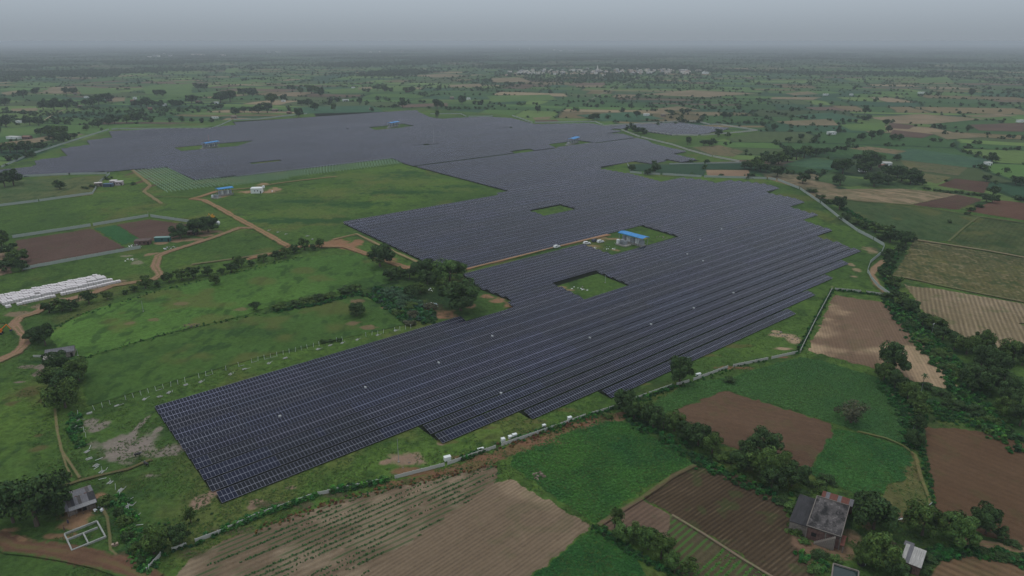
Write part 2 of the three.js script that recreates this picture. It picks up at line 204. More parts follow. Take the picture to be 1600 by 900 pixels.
patch('300 545 60 10;200 560 50 8;390 520 60 8;150 548 30 8;110 560 22 10;60 565 40 5', WEEDC, 0.4);
patch('620 460 60 24;680 465 40 20;560 448 40 8;500 465 30 8;450 477 40 8;600 440 40 12;700 470 50 26', [28, 46, 28], 0.3);
patch('200 790 20 22;192 820 20 26;205 850 16 26;215 875 12 18;180 790 20 20', [34, 60, 36], 0.4);
patch('1440 590 40 16;1500 630 50 26;1440 640 34 22;1460 680 40 14;1560 660 40 24;1480 570 30 24;1560 590 40 26;1420 500 24 18;1500 545 46 14', [32, 54, 32], 0.3);
patch('1180 760 70 24;1080 690 70 14;1000 660 40 14;1310 800 60 30;1420 850 60 40;1540 855 50 16;1235 820 30 20;1100 715 60 8', [30, 48, 28], 0.3);
patch('1330 350 30 12;1370 365 26 10;1395 400 20 30;1300 325 24 10;1260 295 26 6;1395 440 20 16', [32, 52, 32], 0.3);
patch('1220 265 60 14;1290 245 60 8;1350 285 60 6;1400 290 50 6;1180 268 30 6;1330 262 40 10;1500 303 50 4;1530 318 24 5', [30, 50, 34], 0.3);
patch('600 300 60 4;560 320 60 5;680 300 40 3;500 345 70 5;430 345 60 5;720 292 40 3;640 270 40 2;610 275 60 3;470 315 60 3', [40, 66, 34], 0.5);
patch('520 300 60 8;480 330 60 8;640 285 60 7;560 275 60 5;720 296 30 4', [78, 90, 44], 0.3);
patch('15 240 40 8;50 230 40 6;85 222 30 6;40 255 20 4', [34, 56, 38], 0.3);

// ---- the patchwork of small fields on the plain
const CELL_A = 0.22, CA = Math.cos(CELL_A), SA = Math.sin(CELL_A);
const CELLC = [[[52, 76, 43], 0.24], [[66, 90, 46], 0.19], [[45, 70, 50], 0.15], [[82, 100, 54], 0.14], [[96, 86, 62], 0.06], [[116, 102, 80], 0.06], [[84, 70, 58], 0.07], [[62, 74, 46], 0.09]].map(([c, w]) => [alb(...c), w]);
function cell(x, z) {
  const wx = x + 26 * (vn(x / 140, z / 140) - 0.5) * 2, wz = z + 26 * (vn(x / 140 + 40, z / 140) - 0.5) * 2;
  const u = wx * CA + wz * SA, v = -wx * SA + wz * CA;
  const H = 120, j = Math.floor(v / H), fv = v / H - j, W = 110 + 150 * hash2(j, 3), uu = u + 400 * hash2(j, 9), i = Math.floor(uu / W), fu = uu / W - i;
  const n = 1 + Math.floor(hash2(i, j) * 3.2), along = hash2(i + 5, j) > 0.4;
  const q = along ? fv * n : fu * n, k = Math.min(n - 1, Math.floor(q)), fq = q - k;
  const edge = Math.min(fu * W, (1 - fu) * W, fv * H, (1 - fv) * H), inner = n > 1 ? Math.min(fq, 1 - fq) * (along ? H : W) / n : 99;
  let t = hash2(i * 3 + k + 11, j * 7 + k * 5), id = 0; while (id < CELLC.length - 1 && t > CELLC[id][1]) { t -= CELLC[id][1]; id++; }
  return { id, edge, inner, along, u, v, h: hash2(i * 5 + k, j * 3 + 2), hedge: hash2(i + 31, j + 7) };
}
const G1 = alb(54, 75, 36), G2 = alb(72, 93, 40), G3 = alb(38, 58, 30), G4 = alb(84, 82, 46), EDGE = alb(30, 50, 32), GREEN_ROW = alb(36, 66, 34), VEG = alb(58, 92, 40), STRAW = alb(150, 132, 104), RUT = alb(92, 86, 54), UNDER_SHADE = alb(19, 22, 16);
const farmBox = FARM.reduce((b, [x, z]) => [Math.min(b[0], x), Math.max(b[1], x), Math.min(b[2], z), Math.max(b[3], z)], [1e9, -1e9, 1e9, -1e9]);
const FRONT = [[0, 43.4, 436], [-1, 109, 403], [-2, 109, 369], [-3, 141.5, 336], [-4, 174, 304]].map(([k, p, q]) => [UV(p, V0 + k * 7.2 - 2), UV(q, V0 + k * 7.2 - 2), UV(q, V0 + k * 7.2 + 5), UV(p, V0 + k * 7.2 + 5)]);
const GRASSLAND = P('-20 324;145 304;160 284;172 272;207 263;640 247;800 299;540 352;-20 352');
const inFarm = (x, z) => x > farmBox[0] && x < farmBox[1] && z > farmBox[2] && z < farmBox[3] && inside(FARM, x, z);

function paint(x0, x1, z0, z1, w, h) {                       // colours of the ground between x0..x1 and z0 (near) .. z1 (far)
  const id = new Uint8Array(w * h), farm = new Uint8Array(w * h), px = (x1 - x0) / w, pz = (z1 - z0) / h;
  const fill = (poly, put) => {
    const zs = poly.map((p) => (p[1] - z0) / pz), a = Math.max(0, Math.floor(Math.min(...zs))), b = Math.min(h - 1, Math.ceil(Math.max(...zs)));
    for (let j = a; j <= b; j++) {
      const z = z0 + (j + 0.5) * pz, hit = [];
      for (let i = 0, k = poly.length - 1; i < poly.length; k = i++) if ((poly[i][1] > z) !== (poly[k][1] > z)) hit.push((poly[k][0] - poly[i][0]) * (z - poly[i][1]) / (poly[k][1] - poly[i][1]) + poly[i][0]);
      hit.sort((p, q) => p - q);
      for (let q = 0; q + 1 < hit.length; q += 2) for (let i = Math.max(0, Math.ceil((hit[q] - x0) / px - 0.5)), e = Math.min(w - 1, Math.floor((hit[q + 1] - x0) / px - 0.5)); i <= e; i++) put(j * w + i);
    }
  };
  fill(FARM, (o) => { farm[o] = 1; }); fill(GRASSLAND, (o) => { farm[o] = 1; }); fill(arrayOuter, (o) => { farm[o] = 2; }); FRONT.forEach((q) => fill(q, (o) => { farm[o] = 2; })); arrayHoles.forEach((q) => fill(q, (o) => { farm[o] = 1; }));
  FIELDS.forEach((f, n) => fill(f.poly, (o) => { id[o] = n + 1; }));
  const td = new Float32Array(w * h).fill(9), ti = new Uint8Array(w * h);
  TRACKS.forEach((t, n) => {
    for (let s = 0; s + 1 < t.line.length; s++) {
      const [ax, az] = t.line[s], [bx, bz] = t.line[s + 1], m = t.w * 1.2 + 1, l2 = (bx - ax) ** 2 + (bz - az) ** 2;
      const i0 = Math.max(0, Math.floor((Math.min(ax, bx) - m - x0) / px)), i1 = Math.min(w - 1, Math.ceil((Math.max(ax, bx) + m - x0) / px));
      const ja = (Math.max(az, bz) + m - z0) / pz, jb = (Math.min(az, bz) - m - z0) / pz, j0 = Math.max(0, Math.floor(ja)), j1 = Math.min(h - 1, Math.ceil(jb));
      for (let j = j0; j <= j1; j++) for (let i = i0; i <= i1; i++) {
        const x = x0 + (i + 0.5) * px, z = z0 + (j + 0.5) * pz, k = Math.max(0, Math.min(1, ((x - ax) * (bx - ax) + (z - az) * (bz - az)) / l2));
        const d = Math.hypot(x - ax - k * (bx - ax), z - az - k * (bz - az)) / (t.w / 2);
        if (d < td[j * w + i]) { td[j * w + i] = d; ti[j * w + i] = n + 1; }
      }
    }
  });
  const pm = new Map(), local = PATCH.filter((p) => p.x + p.rx * 1.6 > x0 && p.x - p.rx * 1.6 < x1 && p.z - p.rz * 1.6 < z0 && p.z + p.rz * 1.6 > z1);
  local.forEach((p) => {
    for (let j = Math.max(0, Math.floor((p.z + p.rz * 1.5 - z0) / pz)); j < Math.min(h, (p.z - p.rz * 1.5 - z0) / pz); j++) for (let i = Math.max(0, Math.floor((p.x - p.rx * 1.5 - x0) / px)); i < Math.min(w, (p.x + p.rx * 1.5 - x0) / px); i++) { const o = j * w + i; let l = pm.get(o); if (!l) pm.set(o, l = []); l.push(p); }
  });
  const out = new Uint8Array(w * h * 4), fine = Math.min(1, 0.6 / px), res = Math.max(px, -pz);
  const hwarp = res < 1 ? 0.9 : res * 0.4;
  for (let j = 0; j < h; j++) for (let i = 0; i < w; i++) {
    const x = x0 + (i + 0.5) * px, z = z0 + (j + 0.5) * pz;
    const wx = Math.round((vn(x / 2.2, z / 2.2) - 0.5) * 2 * hwarp / px), wz = Math.round((vn(x / 2.2 + 50, z / 2.2) - 0.5) * 2 * hwarp / -pz);
    const o = j * w + i, o2 = Math.min(h - 1, Math.max(0, j + wz)) * w + Math.min(w - 1, Math.max(0, i + wx));
    const n1 = fbm(x / 55, z / 55, 4), n2 = fbm(x / 9 + 7, z / 9, 3), n3 = res < 2 ? vn(x / 1.1, z / 1.1) * 0.6 + vn(x / 0.45, z / 0.45) * 0.4 : 0.5;
    const grain = res < 4 ? (hash2(i, j) - 0.5) : (hash2(i, j) - 0.5) * 0.4;
    let c; const f = FIELDS[id[o2] - 1];
    if (f) {
      let r = 0, q = 0;
      if (f.dir) { const dx = f.dir[1][0] - f.dir[0][0], dz = f.dir[1][1] - f.dir[0][1], l = Math.hypot(dx, dz); q = ((x - f.dir[0][0]) * -dz + (z - f.dir[0][1]) * dx) / l + 0.5 * (n2 - 0.5); r = ((x - f.dir[0][0]) * dx + (z - f.dir[0][1]) * dz) / l; }
      const strength = f.amp * Math.min(1, f.sp / (2.5 * res)), stripe = Math.cos(q * 2 * Math.PI / f.sp), row = Math.floor(q / f.sp + 0.5);
      if (f.type === 'soil') {
        c = mix3(f.c1, f.c2, f.name === 'bare_field' ? ss(0.42, 0.58, fbm(x / 34 + 4, z / 26, 4) * 0.8 + n2 * 0.2) : ss(0.3, 0.7, n1 * 0.7 + n2 * 0.3));
        const s = 1 + strength * stripe * (0.5 + vn(r / 9, row * 3.7)) * 0.8 + 0.22 * (n3 - 0.5) * fine + 0.16 * grain + 0.12 * (hash2(row, 5) - 0.5) * Math.min(1, f.sp / (2 * res)); c = c.map((v) => v * s);
        const weeds = ss(0.62, 0.75, fbm(x / 5 + 3, z / 5, 3)) * 0.3; c = mix3(c, G1, weeds * (f.amp > 0.2 ? 1 : 0.4));
        if (f.amp >= 0.28) c = mix3(c, STRAW, ss(0.7, 0.82, vn(r / 3, row * 5.1)) * ss(0.5, 0.95, stripe) * 0.13);
      } else if (f.type === 'rows') {
        c = mix3(f.c1, f.c2, ss(0.35, 0.65, n2)); const s = 1 + 0.12 * stripe + 0.25 * (n3 - 0.5) * fine + 0.16 * grain; c = c.map((v) => v * s);
        const there = ss(0.45, 0.6, vn(r / 7, row * 2.3) * 0.6 + fbm(x / 22, z / 22, 3) * 0.8 - 0.25 + f.amp * 0.2) * ss(0.1, 0.55, stripe + 0.5 * (n3 - 0.5));
        c = mix3(c, f.amp > 0.4 ? VEG : GREEN_ROW, there * Math.min(1, f.sp / (2 * res)) * (0.35 + f.amp));
      } else {
        c = mix3(f.c1, f.c2, ss(0.3, 0.7, n1 * 0.6 + n2 * 0.4)); const s = 1 + strength * stripe * 0.6 + (0.6 * (n3 - 0.5) + 0.5 * (n2 - 0.5)) * fine + 0.24 * grain; c = c.map((v) => v * s);
        if (f.type === 'grass') { c = mix3(c, G3, 0.6 * ss(0.58, 0.72, fbm(x / 3.5, z / 7 + 9, 3))); if (f.name !== 'dry_grass_strip') c = mix3(c, G4, 0.5 * ss(0.6, 0.75, fbm(x / 20 + 60, z / 20, 3))); if (f.amp > 0.15) c = mix3(c, STRAW, 0.28 * ss(0.6, 0.74, fbm(x / 2.4, z / 2.4, 3)) * fine); }
      }
    } else {
      if (!farm[o] && z < -560) {
        const k = cell(x, z); c = CELLC[k.id][0]; const s = 0.86 + 0.3 * k.h + 0.3 * (n2 - 0.5) + 0.2 * (n1 - 0.5) + 0.12 * grain; c = c.map((v) => v * s);
        const st = Math.cos((k.along ? k.v : k.u) * 2 * Math.PI / 8); c = c.map((v) => v * (1 + 0.05 * st * Math.min(1, 3 / res)));
        const e = k.edge + 6 * (vn(x / 7, z / 7) - 0.5); c = mix3(c, EDGE, (1 - ss(1, 5 + res, e)) * (k.hedge > 0.25 ? 0.9 : 0.35)); if (k.inner < 2 + res * 0.5) c = mix3(c, EDGE, 0.55);
        const wood = ss(0.55, 0.68, fbm(x / 420 + 3, z / 420, 3)); c = mix3(c, EDGE, wood * (z < -2200 ? 0.65 : 0.3) * ss(0.3, 0.6, n2)); if (z < -2200) c = mix3(c, EDGE, ss(-2200, -5200, z) * (0.35 + 0.4 * ss(0.35, 0.6, fbm(x / 900, z / 300, 3))));
      } else {
        const n4 = res < 2 ? fbm(x / 2.6 + 11, z / 3.4, 3) : 0.5; c = mix3(G1, G2, ss(0.32, 0.7, n1 * 0.5 + n2 * 0.2 + n4 * 0.3)); c = mix3(c, G3, 0.75 * ss(0.5, 0.7, n2 * 0.55 + n4 * 0.45)); c = mix3(c, G4, 0.45 * ss(0.58, 0.74, fbm(x / 26 + 90, z / 26, 4)));
        if (farm[o] === 2) c = mix3(c, UNDER_SHADE, 0.97);  // shade beneath and between the panel rows, painted into the ground colour
        const s = 1 + (0.7 * (n3 - 0.5)) * fine + 0.3 * grain; c = c.map((v) => v * s);
      }
    }
    const pl = pm.get(o);
    if (pl) for (const p of pl) { if (p.weed && f && (f.type === 'soil' || f.type === 'rows')) continue; const str = p.weed ? (f ? 0.3 : 0.6) : 0.88; const d = Math.hypot((x - p.x) / p.rx, (z - p.z) / p.rz), k = ss(-0.2, 0.38, 0.92 - d + (fbm(x / 4.5 + p.x, z / 4.5, 5) - 0.5) * 2.6 * (1.15 - p.hard)); if (k > 0) c = mix3(c, p.c.map((v) => v * (1 + 0.3 * (n3 - 0.5) * fine + 0.2 * (n2 - 0.5) + 0.12 * grain)), k * str); }
    const t = TRACKS[ti[o] - 1];
    if (t) { const d = td[o]; let k = 1 - ss(0.6, 1.2, d + (n2 - 0.5) * 0.9 + (n3 - 0.5) * 0.6 * fine); if (k > 0) { k *= t.w < 2.5 ? 0.7 : 0.94; let tc = t.c.map((v) => v * (1 + 0.3 * (n2 - 0.5) + 0.25 * (n3 - 0.5) * fine + 0.1 * grain)); if (t.ruts) { tc = mix3(tc, RUT, (1 - ss(0.12, 0.36, d + 0.4 * (n3 - 0.5))) * 0.75 * ss(0.3, 0.55, n1 * 0.6 + 0.5 * n2)); tc = tc.map((v) => v * (1 - 0.14 * ss(0.25, 0, Math.abs(d - 0.55)))); } c = mix3(c, tc, k); } }
    out[o * 4] = Math.max(0, Math.min(255, enc(Math.max(0, c[0])))); out[o * 4 + 1] = Math.max(0, Math.min(255, enc(Math.max(0, c[1])))); out[o * 4 + 2] = Math.max(0, Math.min(255, enc(Math.max(0, c[2])))); out[o * 4 + 3] = 255;
  }
  const tex = new THREE.DataTexture(out, w, h); tex.magFilter = THREE.LinearFilter; tex.colorSpace = THREE.SRGBColorSpace; tex.needsUpdate = true; return tex;
}
const bumpTex = (() => { const n = 512, d = new Uint8Array(n * n * 4); const per = (x, y, s) => { const i = Math.floor(x * s), j = Math.floor(y * s); let a = x * s - i, b = y * s - j; a = a * a * (3 - 2 * a); b = b * b * (3 - 2 * b); const g = (p, q) => hash2(((p % s) + s) % s + s * 31, ((q % s) + s) % s + s * 17); return g(i, j) * (1 - a) * (1 - b) + g(i + 1, j) * a * (1 - b) + g(i, j + 1) * (1 - a) * b + g(i + 1, j + 1) * a * b; };
  for (let y = 0; y < n; y++) for (let x = 0; x < n; x++) { const u = x / n, v = y / n, k = 255 * (0.4 * per(u, v, 12) + 0.35 * per(u, v, 31) + 0.25 * per(u, v, 80)); for (let c = 0; c < 3; c++) d[(y * n + x) * 4 + c] = k; d[(y * n + x) * 4 + 3] = 255; }
  const t = new THREE.DataTexture(d, n, n); t.wrapS = t.wrapT = THREE.RepeatWrapping; t.magFilter = THREE.LinearFilter; t.needsUpdate = true; return t; })();
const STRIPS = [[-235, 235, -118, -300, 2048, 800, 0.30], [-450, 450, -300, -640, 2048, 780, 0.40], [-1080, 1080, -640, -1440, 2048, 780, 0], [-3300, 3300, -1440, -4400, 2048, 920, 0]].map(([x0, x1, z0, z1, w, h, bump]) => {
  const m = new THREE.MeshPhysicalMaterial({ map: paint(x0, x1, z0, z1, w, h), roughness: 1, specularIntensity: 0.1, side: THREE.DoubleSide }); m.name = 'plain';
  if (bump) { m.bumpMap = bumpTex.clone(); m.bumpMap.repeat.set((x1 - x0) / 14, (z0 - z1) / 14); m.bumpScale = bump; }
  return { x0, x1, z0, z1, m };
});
const BASE = { x0: -21000, x1: 21000, z0: 3000, z1: -25000 }; BASE.m = new THREE.MeshPhysicalMaterial({ map: paint(BASE.x0, BASE.x1, BASE.z0, BASE.z1, 2048, 1366), roughness: 1, specularIntensity: 0.1, side: THREE.DoubleSide }); BASE.m.name = 'far_plain';

function clipZ(p, z, keepNear) { const out = [], f = ([, q]) => (keepNear ? q - z : z - q); for (let i = 0; i < p.length; i++) { const a = p[i], b = p[(i + 1) % p.length], fa = f(a), fb = f(b); if (fa >= 0) out.push(a); if (fa * fb < 0) { const t = fa / (fa - fb); out.push([a[0] + (b[0] - a[0]) * t, a[1] + (b[1] - a[1]) * t]); } } return out; }
function clipX(p, x, keepLess) { return clipZ(p.map(([a, b]) => [b, a]), x, !keepLess).map(([a, b]) => [b, a]); }
function sheet(polys, y) {                                   // flat sheets that carry the ground's own colours, split where the ground's maps meet
  const geos = [], mats = [];
  for (const s of STRIPS) {
    const parts = [];
    for (const p of polys) {
      const q = clipX(clipX(clipZ(clipZ(p, s.z0, false), s.z1, true), s.x1, true), s.x0, false); if (q.length < 3) continue;
      const pts = q.map(([x, z]) => new THREE.Vector2(x, z)), idx = THREE.ShapeUtils.triangulateShape(pts, []);
      if (!idx.length) continue;
      const g = new THREE.BufferGeometry(), pos = new Float32Array(q.length * 3), uv = new Float32Array(q.length * 2), nor = new Float32Array(q.length * 3);
      q.forEach(([x, z], i) => { pos.set([x, y, z], i * 3); nor.set([0, 1, 0], i * 3); uv.set([(x - s.x0) / (s.x1 - s.x0), (z - s.z0) / (s.z1 - s.z0)], i * 2); });
      g.setAttribute('position', new THREE.BufferAttribute(pos, 3)); g.setAttribute('normal', new THREE.BufferAttribute(nor, 3)); g.setAttribute('uv', new THREE.BufferAttribute(uv, 2)); g.setIndex(idx.flat().reverse());
      parts.push(g);
    }
    if (parts.length) { geos.push(parts.length > 1 ? mergeGeometries(parts) : parts[0]); mats.push(s.m); }
  }
  if (!geos.length) return null;
  return geos.length === 1 ? [geos[0], mats[0]] : [mergeGeometries(geos, true), mats];
}
{
  const quad = (s, y) => { const g = new THREE.PlaneGeometry(s.x1 - s.x0, s.z0 - s.z1); g.rotateX(-Math.PI / 2); g.translate((s.x0 + s.x1) / 2, y, (s.z0 + s.z1) / 2); return g; };
  const g = mergeGeometries([quad(BASE, -0.4), ...STRIPS.map((s) => quad(s, 0))], true);
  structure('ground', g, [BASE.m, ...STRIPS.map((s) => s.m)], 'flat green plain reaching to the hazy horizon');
}
FIELDS.forEach((f, i) => { const s = sheet([f.poly], 0.012 + 0.005 * i); if (s) structure(f.name, s[0], s[1], f.label); });
TRACKS.forEach((t, i) => {
  const quads = [], w = t.w * 0.55, L = [], Rr = [];
  t.line.forEach((p, k) => { const a = t.line[Math.max(0, k - 1)], b = t.line[Math.min(t.line.length - 1, k + 1)], l = Math.hypot(b[0] - a[0], b[1] - a[1]), nx = -(b[1] - a[1]) / l * w, nz = (b[0] - a[0]) / l * w; L.push([p[0] + nx, p[1] + nz]); Rr.push([p[0] - nx, p[1] - nz]); });
  for (let k = 0; k + 1 < L.length; k++) quads.push([L[k], L[k + 1], Rr[k + 1], Rr[k]]);
  const s = sheet(quads, 0.46 + 0.005 * i - (t.line[0][1] > -330 ? 0.1 : 0)); if (s) structure(t.name, s[0], s[1], t.label);
});
// ================================================================ SOLAR ROWS
const TILT = 15 * Math.PI / 180, MW = 1.134, ML = 2.278, STEP = 1.15, LOWEDGE = 0.5;
const alu = std([0.40, 0.41, 0.48], 0.5); alu.name = 'frame_aluminium';
const cells = new THREE.MeshPhysicalMaterial({ roughness: 0.22, specularIntensity: 0.36, side: THREE.DoubleSide }); cells.color.setRGB(0.0042, 0.0056, 0.014); cells.name = 'solar_glass';
const cellKinds = [[0.0038, 0.0055, 0.014], [0.003, 0.0045, 0.010], [0.0045, 0.0072, 0.024], [0.0042, 0.0056, 0.013]].map((c) => { const m = cells.clone(); m.color.setRGB(...c); return m; });
const galv = std([0.36, 0.38, 0.38], 0.6, { metalness: 0.2 }); galv.name = 'galvanised_steel';
const panelGeo = (() => {
  const frame = box(MW, 0.035, ML).toNonIndexed(), glass = new THREE.PlaneGeometry(MW - 0.044, ML - 0.07); glass.rotateX(-Math.PI / 2); glass.translate(0, 0.0205, 0);
  return mergeGeometries([frame, glass.toNonIndexed()], true);
})();
const tierPos = [0, 1].map((t) => { const s = (t - 0.5) * (ML + 0.024); return [LOWEDGE + (s + ML + 0.012) * Math.sin(TILT), -s * Math.cos(TILT)]; });
function rowSpans(k) {
  const v = V0 + k * PITCHROW, cut = (poly) => { const h = [], q = poly.map(toUV); for (let i = 0, j = q.length - 1; i < q.length; j = i++) if ((q[i][1] > v) !== (q[j][1] > v)) h.push((q[j][0] - q[i][0]) * (v - q[i][1]) / (q[j][1] - q[i][1]) + q[i][0]); return h.sort((a, b) => a - b); };
  const o = cut(arrayOuter); let spans = []; for (let i = 0; i + 1 < o.length; i += 2) spans.push([o[i], o[i + 1]]);
  for (const hole of arrayHoles) { const h = cut(hole); for (let i = 0; i + 1 < h.length; i += 2) spans = spans.flatMap(([a, b]) => (h[i + 1] <= a || h[i] >= b ? [[a, b]] : [[a, h[i]], [h[i + 1], b]].filter(([p, q]) => q > p))); }
  return spans.map(([a, b]) => [a, a + Math.floor((b - a) / STEP) * STEP]).filter(([a, b]) => b - a > 12);
}
const ROWS = [];
{
  const left = { '-4': [948, 615], '-3': [826, 648], '-2': [686, 685.5], '-1': [667.5, 671], '0': [343.3, 777.8] }, right = { '-4': [1238, 485], '-3': [1270, 457], '-2': [1297, 431], '-1': [1322, 408], '0': [1340, 389] };
  for (let k = -4; k <= 134; k++) {
    let sp; if (k < 1) { const a = toUV(G(...left[k], 1.2))[0], b = toUV(G(...right[k], 1.2))[0]; sp = [[a, a + Math.floor((b - a) / STEP) * STEP]]; } else sp = rowSpans(k);
    sp.forEach(([a, b], i) => ROWS.push({ k, a, n: Math.round((b - a) / STEP), v: V0 + k * PITCHROW, piece: i, of: sp.length }));
  }
}
{
  const rr = rng(5), tint = new THREE.Color(), M = new THREE.Matrix4(), tiltM = new THREE.Matrix4().makeRotationX(TILT);
  let single = 0;
  const PIECE = { 2: ['left', 'right'], 3: ['left', 'middle', 'right'] };
  for (const row of ROWS) {
    const { k, a, n, v } = row, [x, z] = UV(a, v), L = n * STEP;
    const where = row.of === 1 ? '' : ', ' + (PIECE[row.of] ? PIECE[row.of][row.piece] : ordinal(row.piece + 1)) + ' piece';
    const g = thing('solar_panel_row', k === -4 ? 'shortest front row of dark blue solar panels, starting right of the lone roadside tree' : `solar panel row, ${ordinal(k + 5)} from the front${where}`, 'solar panels', x, z, TURN, 'rows of solar panels in the solar farm');
    const rest = [];
    for (let i = 0; i < n; i++) for (let t = 0; t < 2; t++) {
      const lx = (i + 0.5) * STEP, wx = x + lx * R[0], wz = z + lx * R[1], D = Math.hypot(wx, wz, CAMH);
      if (D < 246 && single < 1500) { const m = part('panel', panelGeo, [alu, cellKinds[Math.floor(4 * hash2(Math.floor((a + lx) / 16.1), k * 5 + 1))]], g); m.position.set(lx, tierPos[t][0], tierPos[t][1]); m.rotation.x = TILT; single++; } else rest.push([lx, t]);
    }
    if (rest.length) {
      const im = new THREE.InstancedMesh(panelGeo, [alu, cells], rest.length); im.name = 'panels'; im.userData.kind = 'stuff'; im.castShadow = im.receiveShadow = true;
      rest.forEach(([lx, t], i) => {
        M.makeTranslation(lx, tierPos[t][0], tierPos[t][1]).multiply(tiltM); im.setMatrixAt(i, M);
        const table = Math.floor((a + lx) / 32.3), b = 0.78 + 0.26 * hash2(table, k * 3) + 0.3 * hash2(Math.floor(table / 3), Math.floor(k / 5)) + 0.08 * rr(); tint.setRGB(b * (0.95 + 0.1 * hash2(table + 3, k)), b, b * (0.97 + 0.2 * hash2(table + 9, k))); im.setColorAt(i, tint);
      });
      g.add(im);
    }
    const geo = [box(L, 0.09, 0.06, L / 2, tierPos[0][0] - 0.12, tierPos[0][1]), box(L, 0.09, 0.06, L / 2, tierPos[1][0] - 0.12, tierPos[1][1])];
    if (k < 45) for (let p = 1.2; p < L; p += 4.6) { geo.push(box(0.09, tierPos[0][0] - 0.1, 0.09, p, (tierPos[0][0] - 0.1) / 2, tierPos[0][1]), box(0.09, tierPos[1][0] - 0.1, 0.09, p, (tierPos[1][0] - 0.1) / 2, tierPos[1][1])); }
    part('mounting_frame', merge(geo), galv, g);
  }
}
// rows of bare racking, still without panels
{
  const area = P('208 264.5;260 260.5;304 280.5;400 271.5;612 246.5;631 255;600 258.5;520 268;400 284;262 299', 1.2).map(toUV), pale = std(alb(140, 166, 150), 0.6);
  let c = 0; const vs = area.map((q) => q[1]);
  for (let k = Math.floor((Math.min(...vs) - V0) / PITCHROW); k <= Math.ceil((Math.max(...vs) - V0) / PITCHROW); k++) {
    const v = V0 + k * PITCHROW, h = []; for (let i = 0, j = area.length - 1; i < area.length; j = i++) if ((area[i][1] > v) !== (area[j][1] > v)) h.push((area[j][0] - area[i][0]) * (v - area[i][1]) / (area[j][1] - area[i][1]) + area[i][0]);
    h.sort((p, q) => p - q);
    for (let q = 0; q + 1 < h.length; q += 2) {
      if (h[q + 1] - h[q] < 6) continue; const [x, z] = UV(h[q], v), L = h[q + 1] - h[q]; c++;
      const g = thing('bare_racking_row', `row of bare pale steel racking without panels, ${ordinal(c)} row counted from the front`, 'panel racking', x, z, TURN, 'bare racking rows beside the grass clearing'), geo = [];
      for (let p = 0; p < L; p += 3.4) { geo.push(box(0.18, 1.1, 0.18, p, 0.55, 1.6), box(0.18, 1.9, 0.18, p, 0.95, -1.6), bar([p, 0.7, 2.2], [p, 1.9, -2.2], 0.09, 4)); }
      part('posts', merge(geo), pale, g); 
      part('purlins', merge([box(L, 0.06, 0.06, L / 2, 1.0, 1.2), box(L, 0.06, 0.06, L / 2, 1.85, -1.4)]), galv, g);
    }
  }
}
// white combiner boxes standing between the rows
{
  const proto = (() => { const o = new THREE.Group(), w = std(alb(170, 172, 172), 0.6); part('cabinet', box(0.35, 0.5, 0.9, 0, 1.75, 0), w, o); part('post', merge([box(0.08, 1.4, 0.08, 0, 0.7, 0.4), box(0.08, 1.4, 0.08, 0, 0.7, -0.4)]), galv, o); part('lid', box(0.42, 0.04, 1.0, 0, 2.03, 0), w, o); return o; })();
  const at = parse('439 651;572 605;686 566;769 524;784 614;922 527;1018 506;1086 481;1147 457;1073 396;1094 374;1140 360;1099 407');
  at.sort((p, q) => p[0] - q[0]).forEach(([px, py], i) => { const p = toUV(G(px, py, 2)), k = Math.round((p[1] - V0) / PITCHROW), [x, z] = UV(p[0], V0 + (k + 0.42) * PITCHROW); const o = i ? proto.clone() : proto; o.name = numbered('combiner_box'); o.position.set(x, 0, z); o.rotation.y = TURN + Math.PI / 2; tag(o, `small white combiner box between panel rows, ${ordinal(i + 1)} such box from the left`, 'electrical box', 'white combiner boxes among the panels'); scene.add(o); });
}

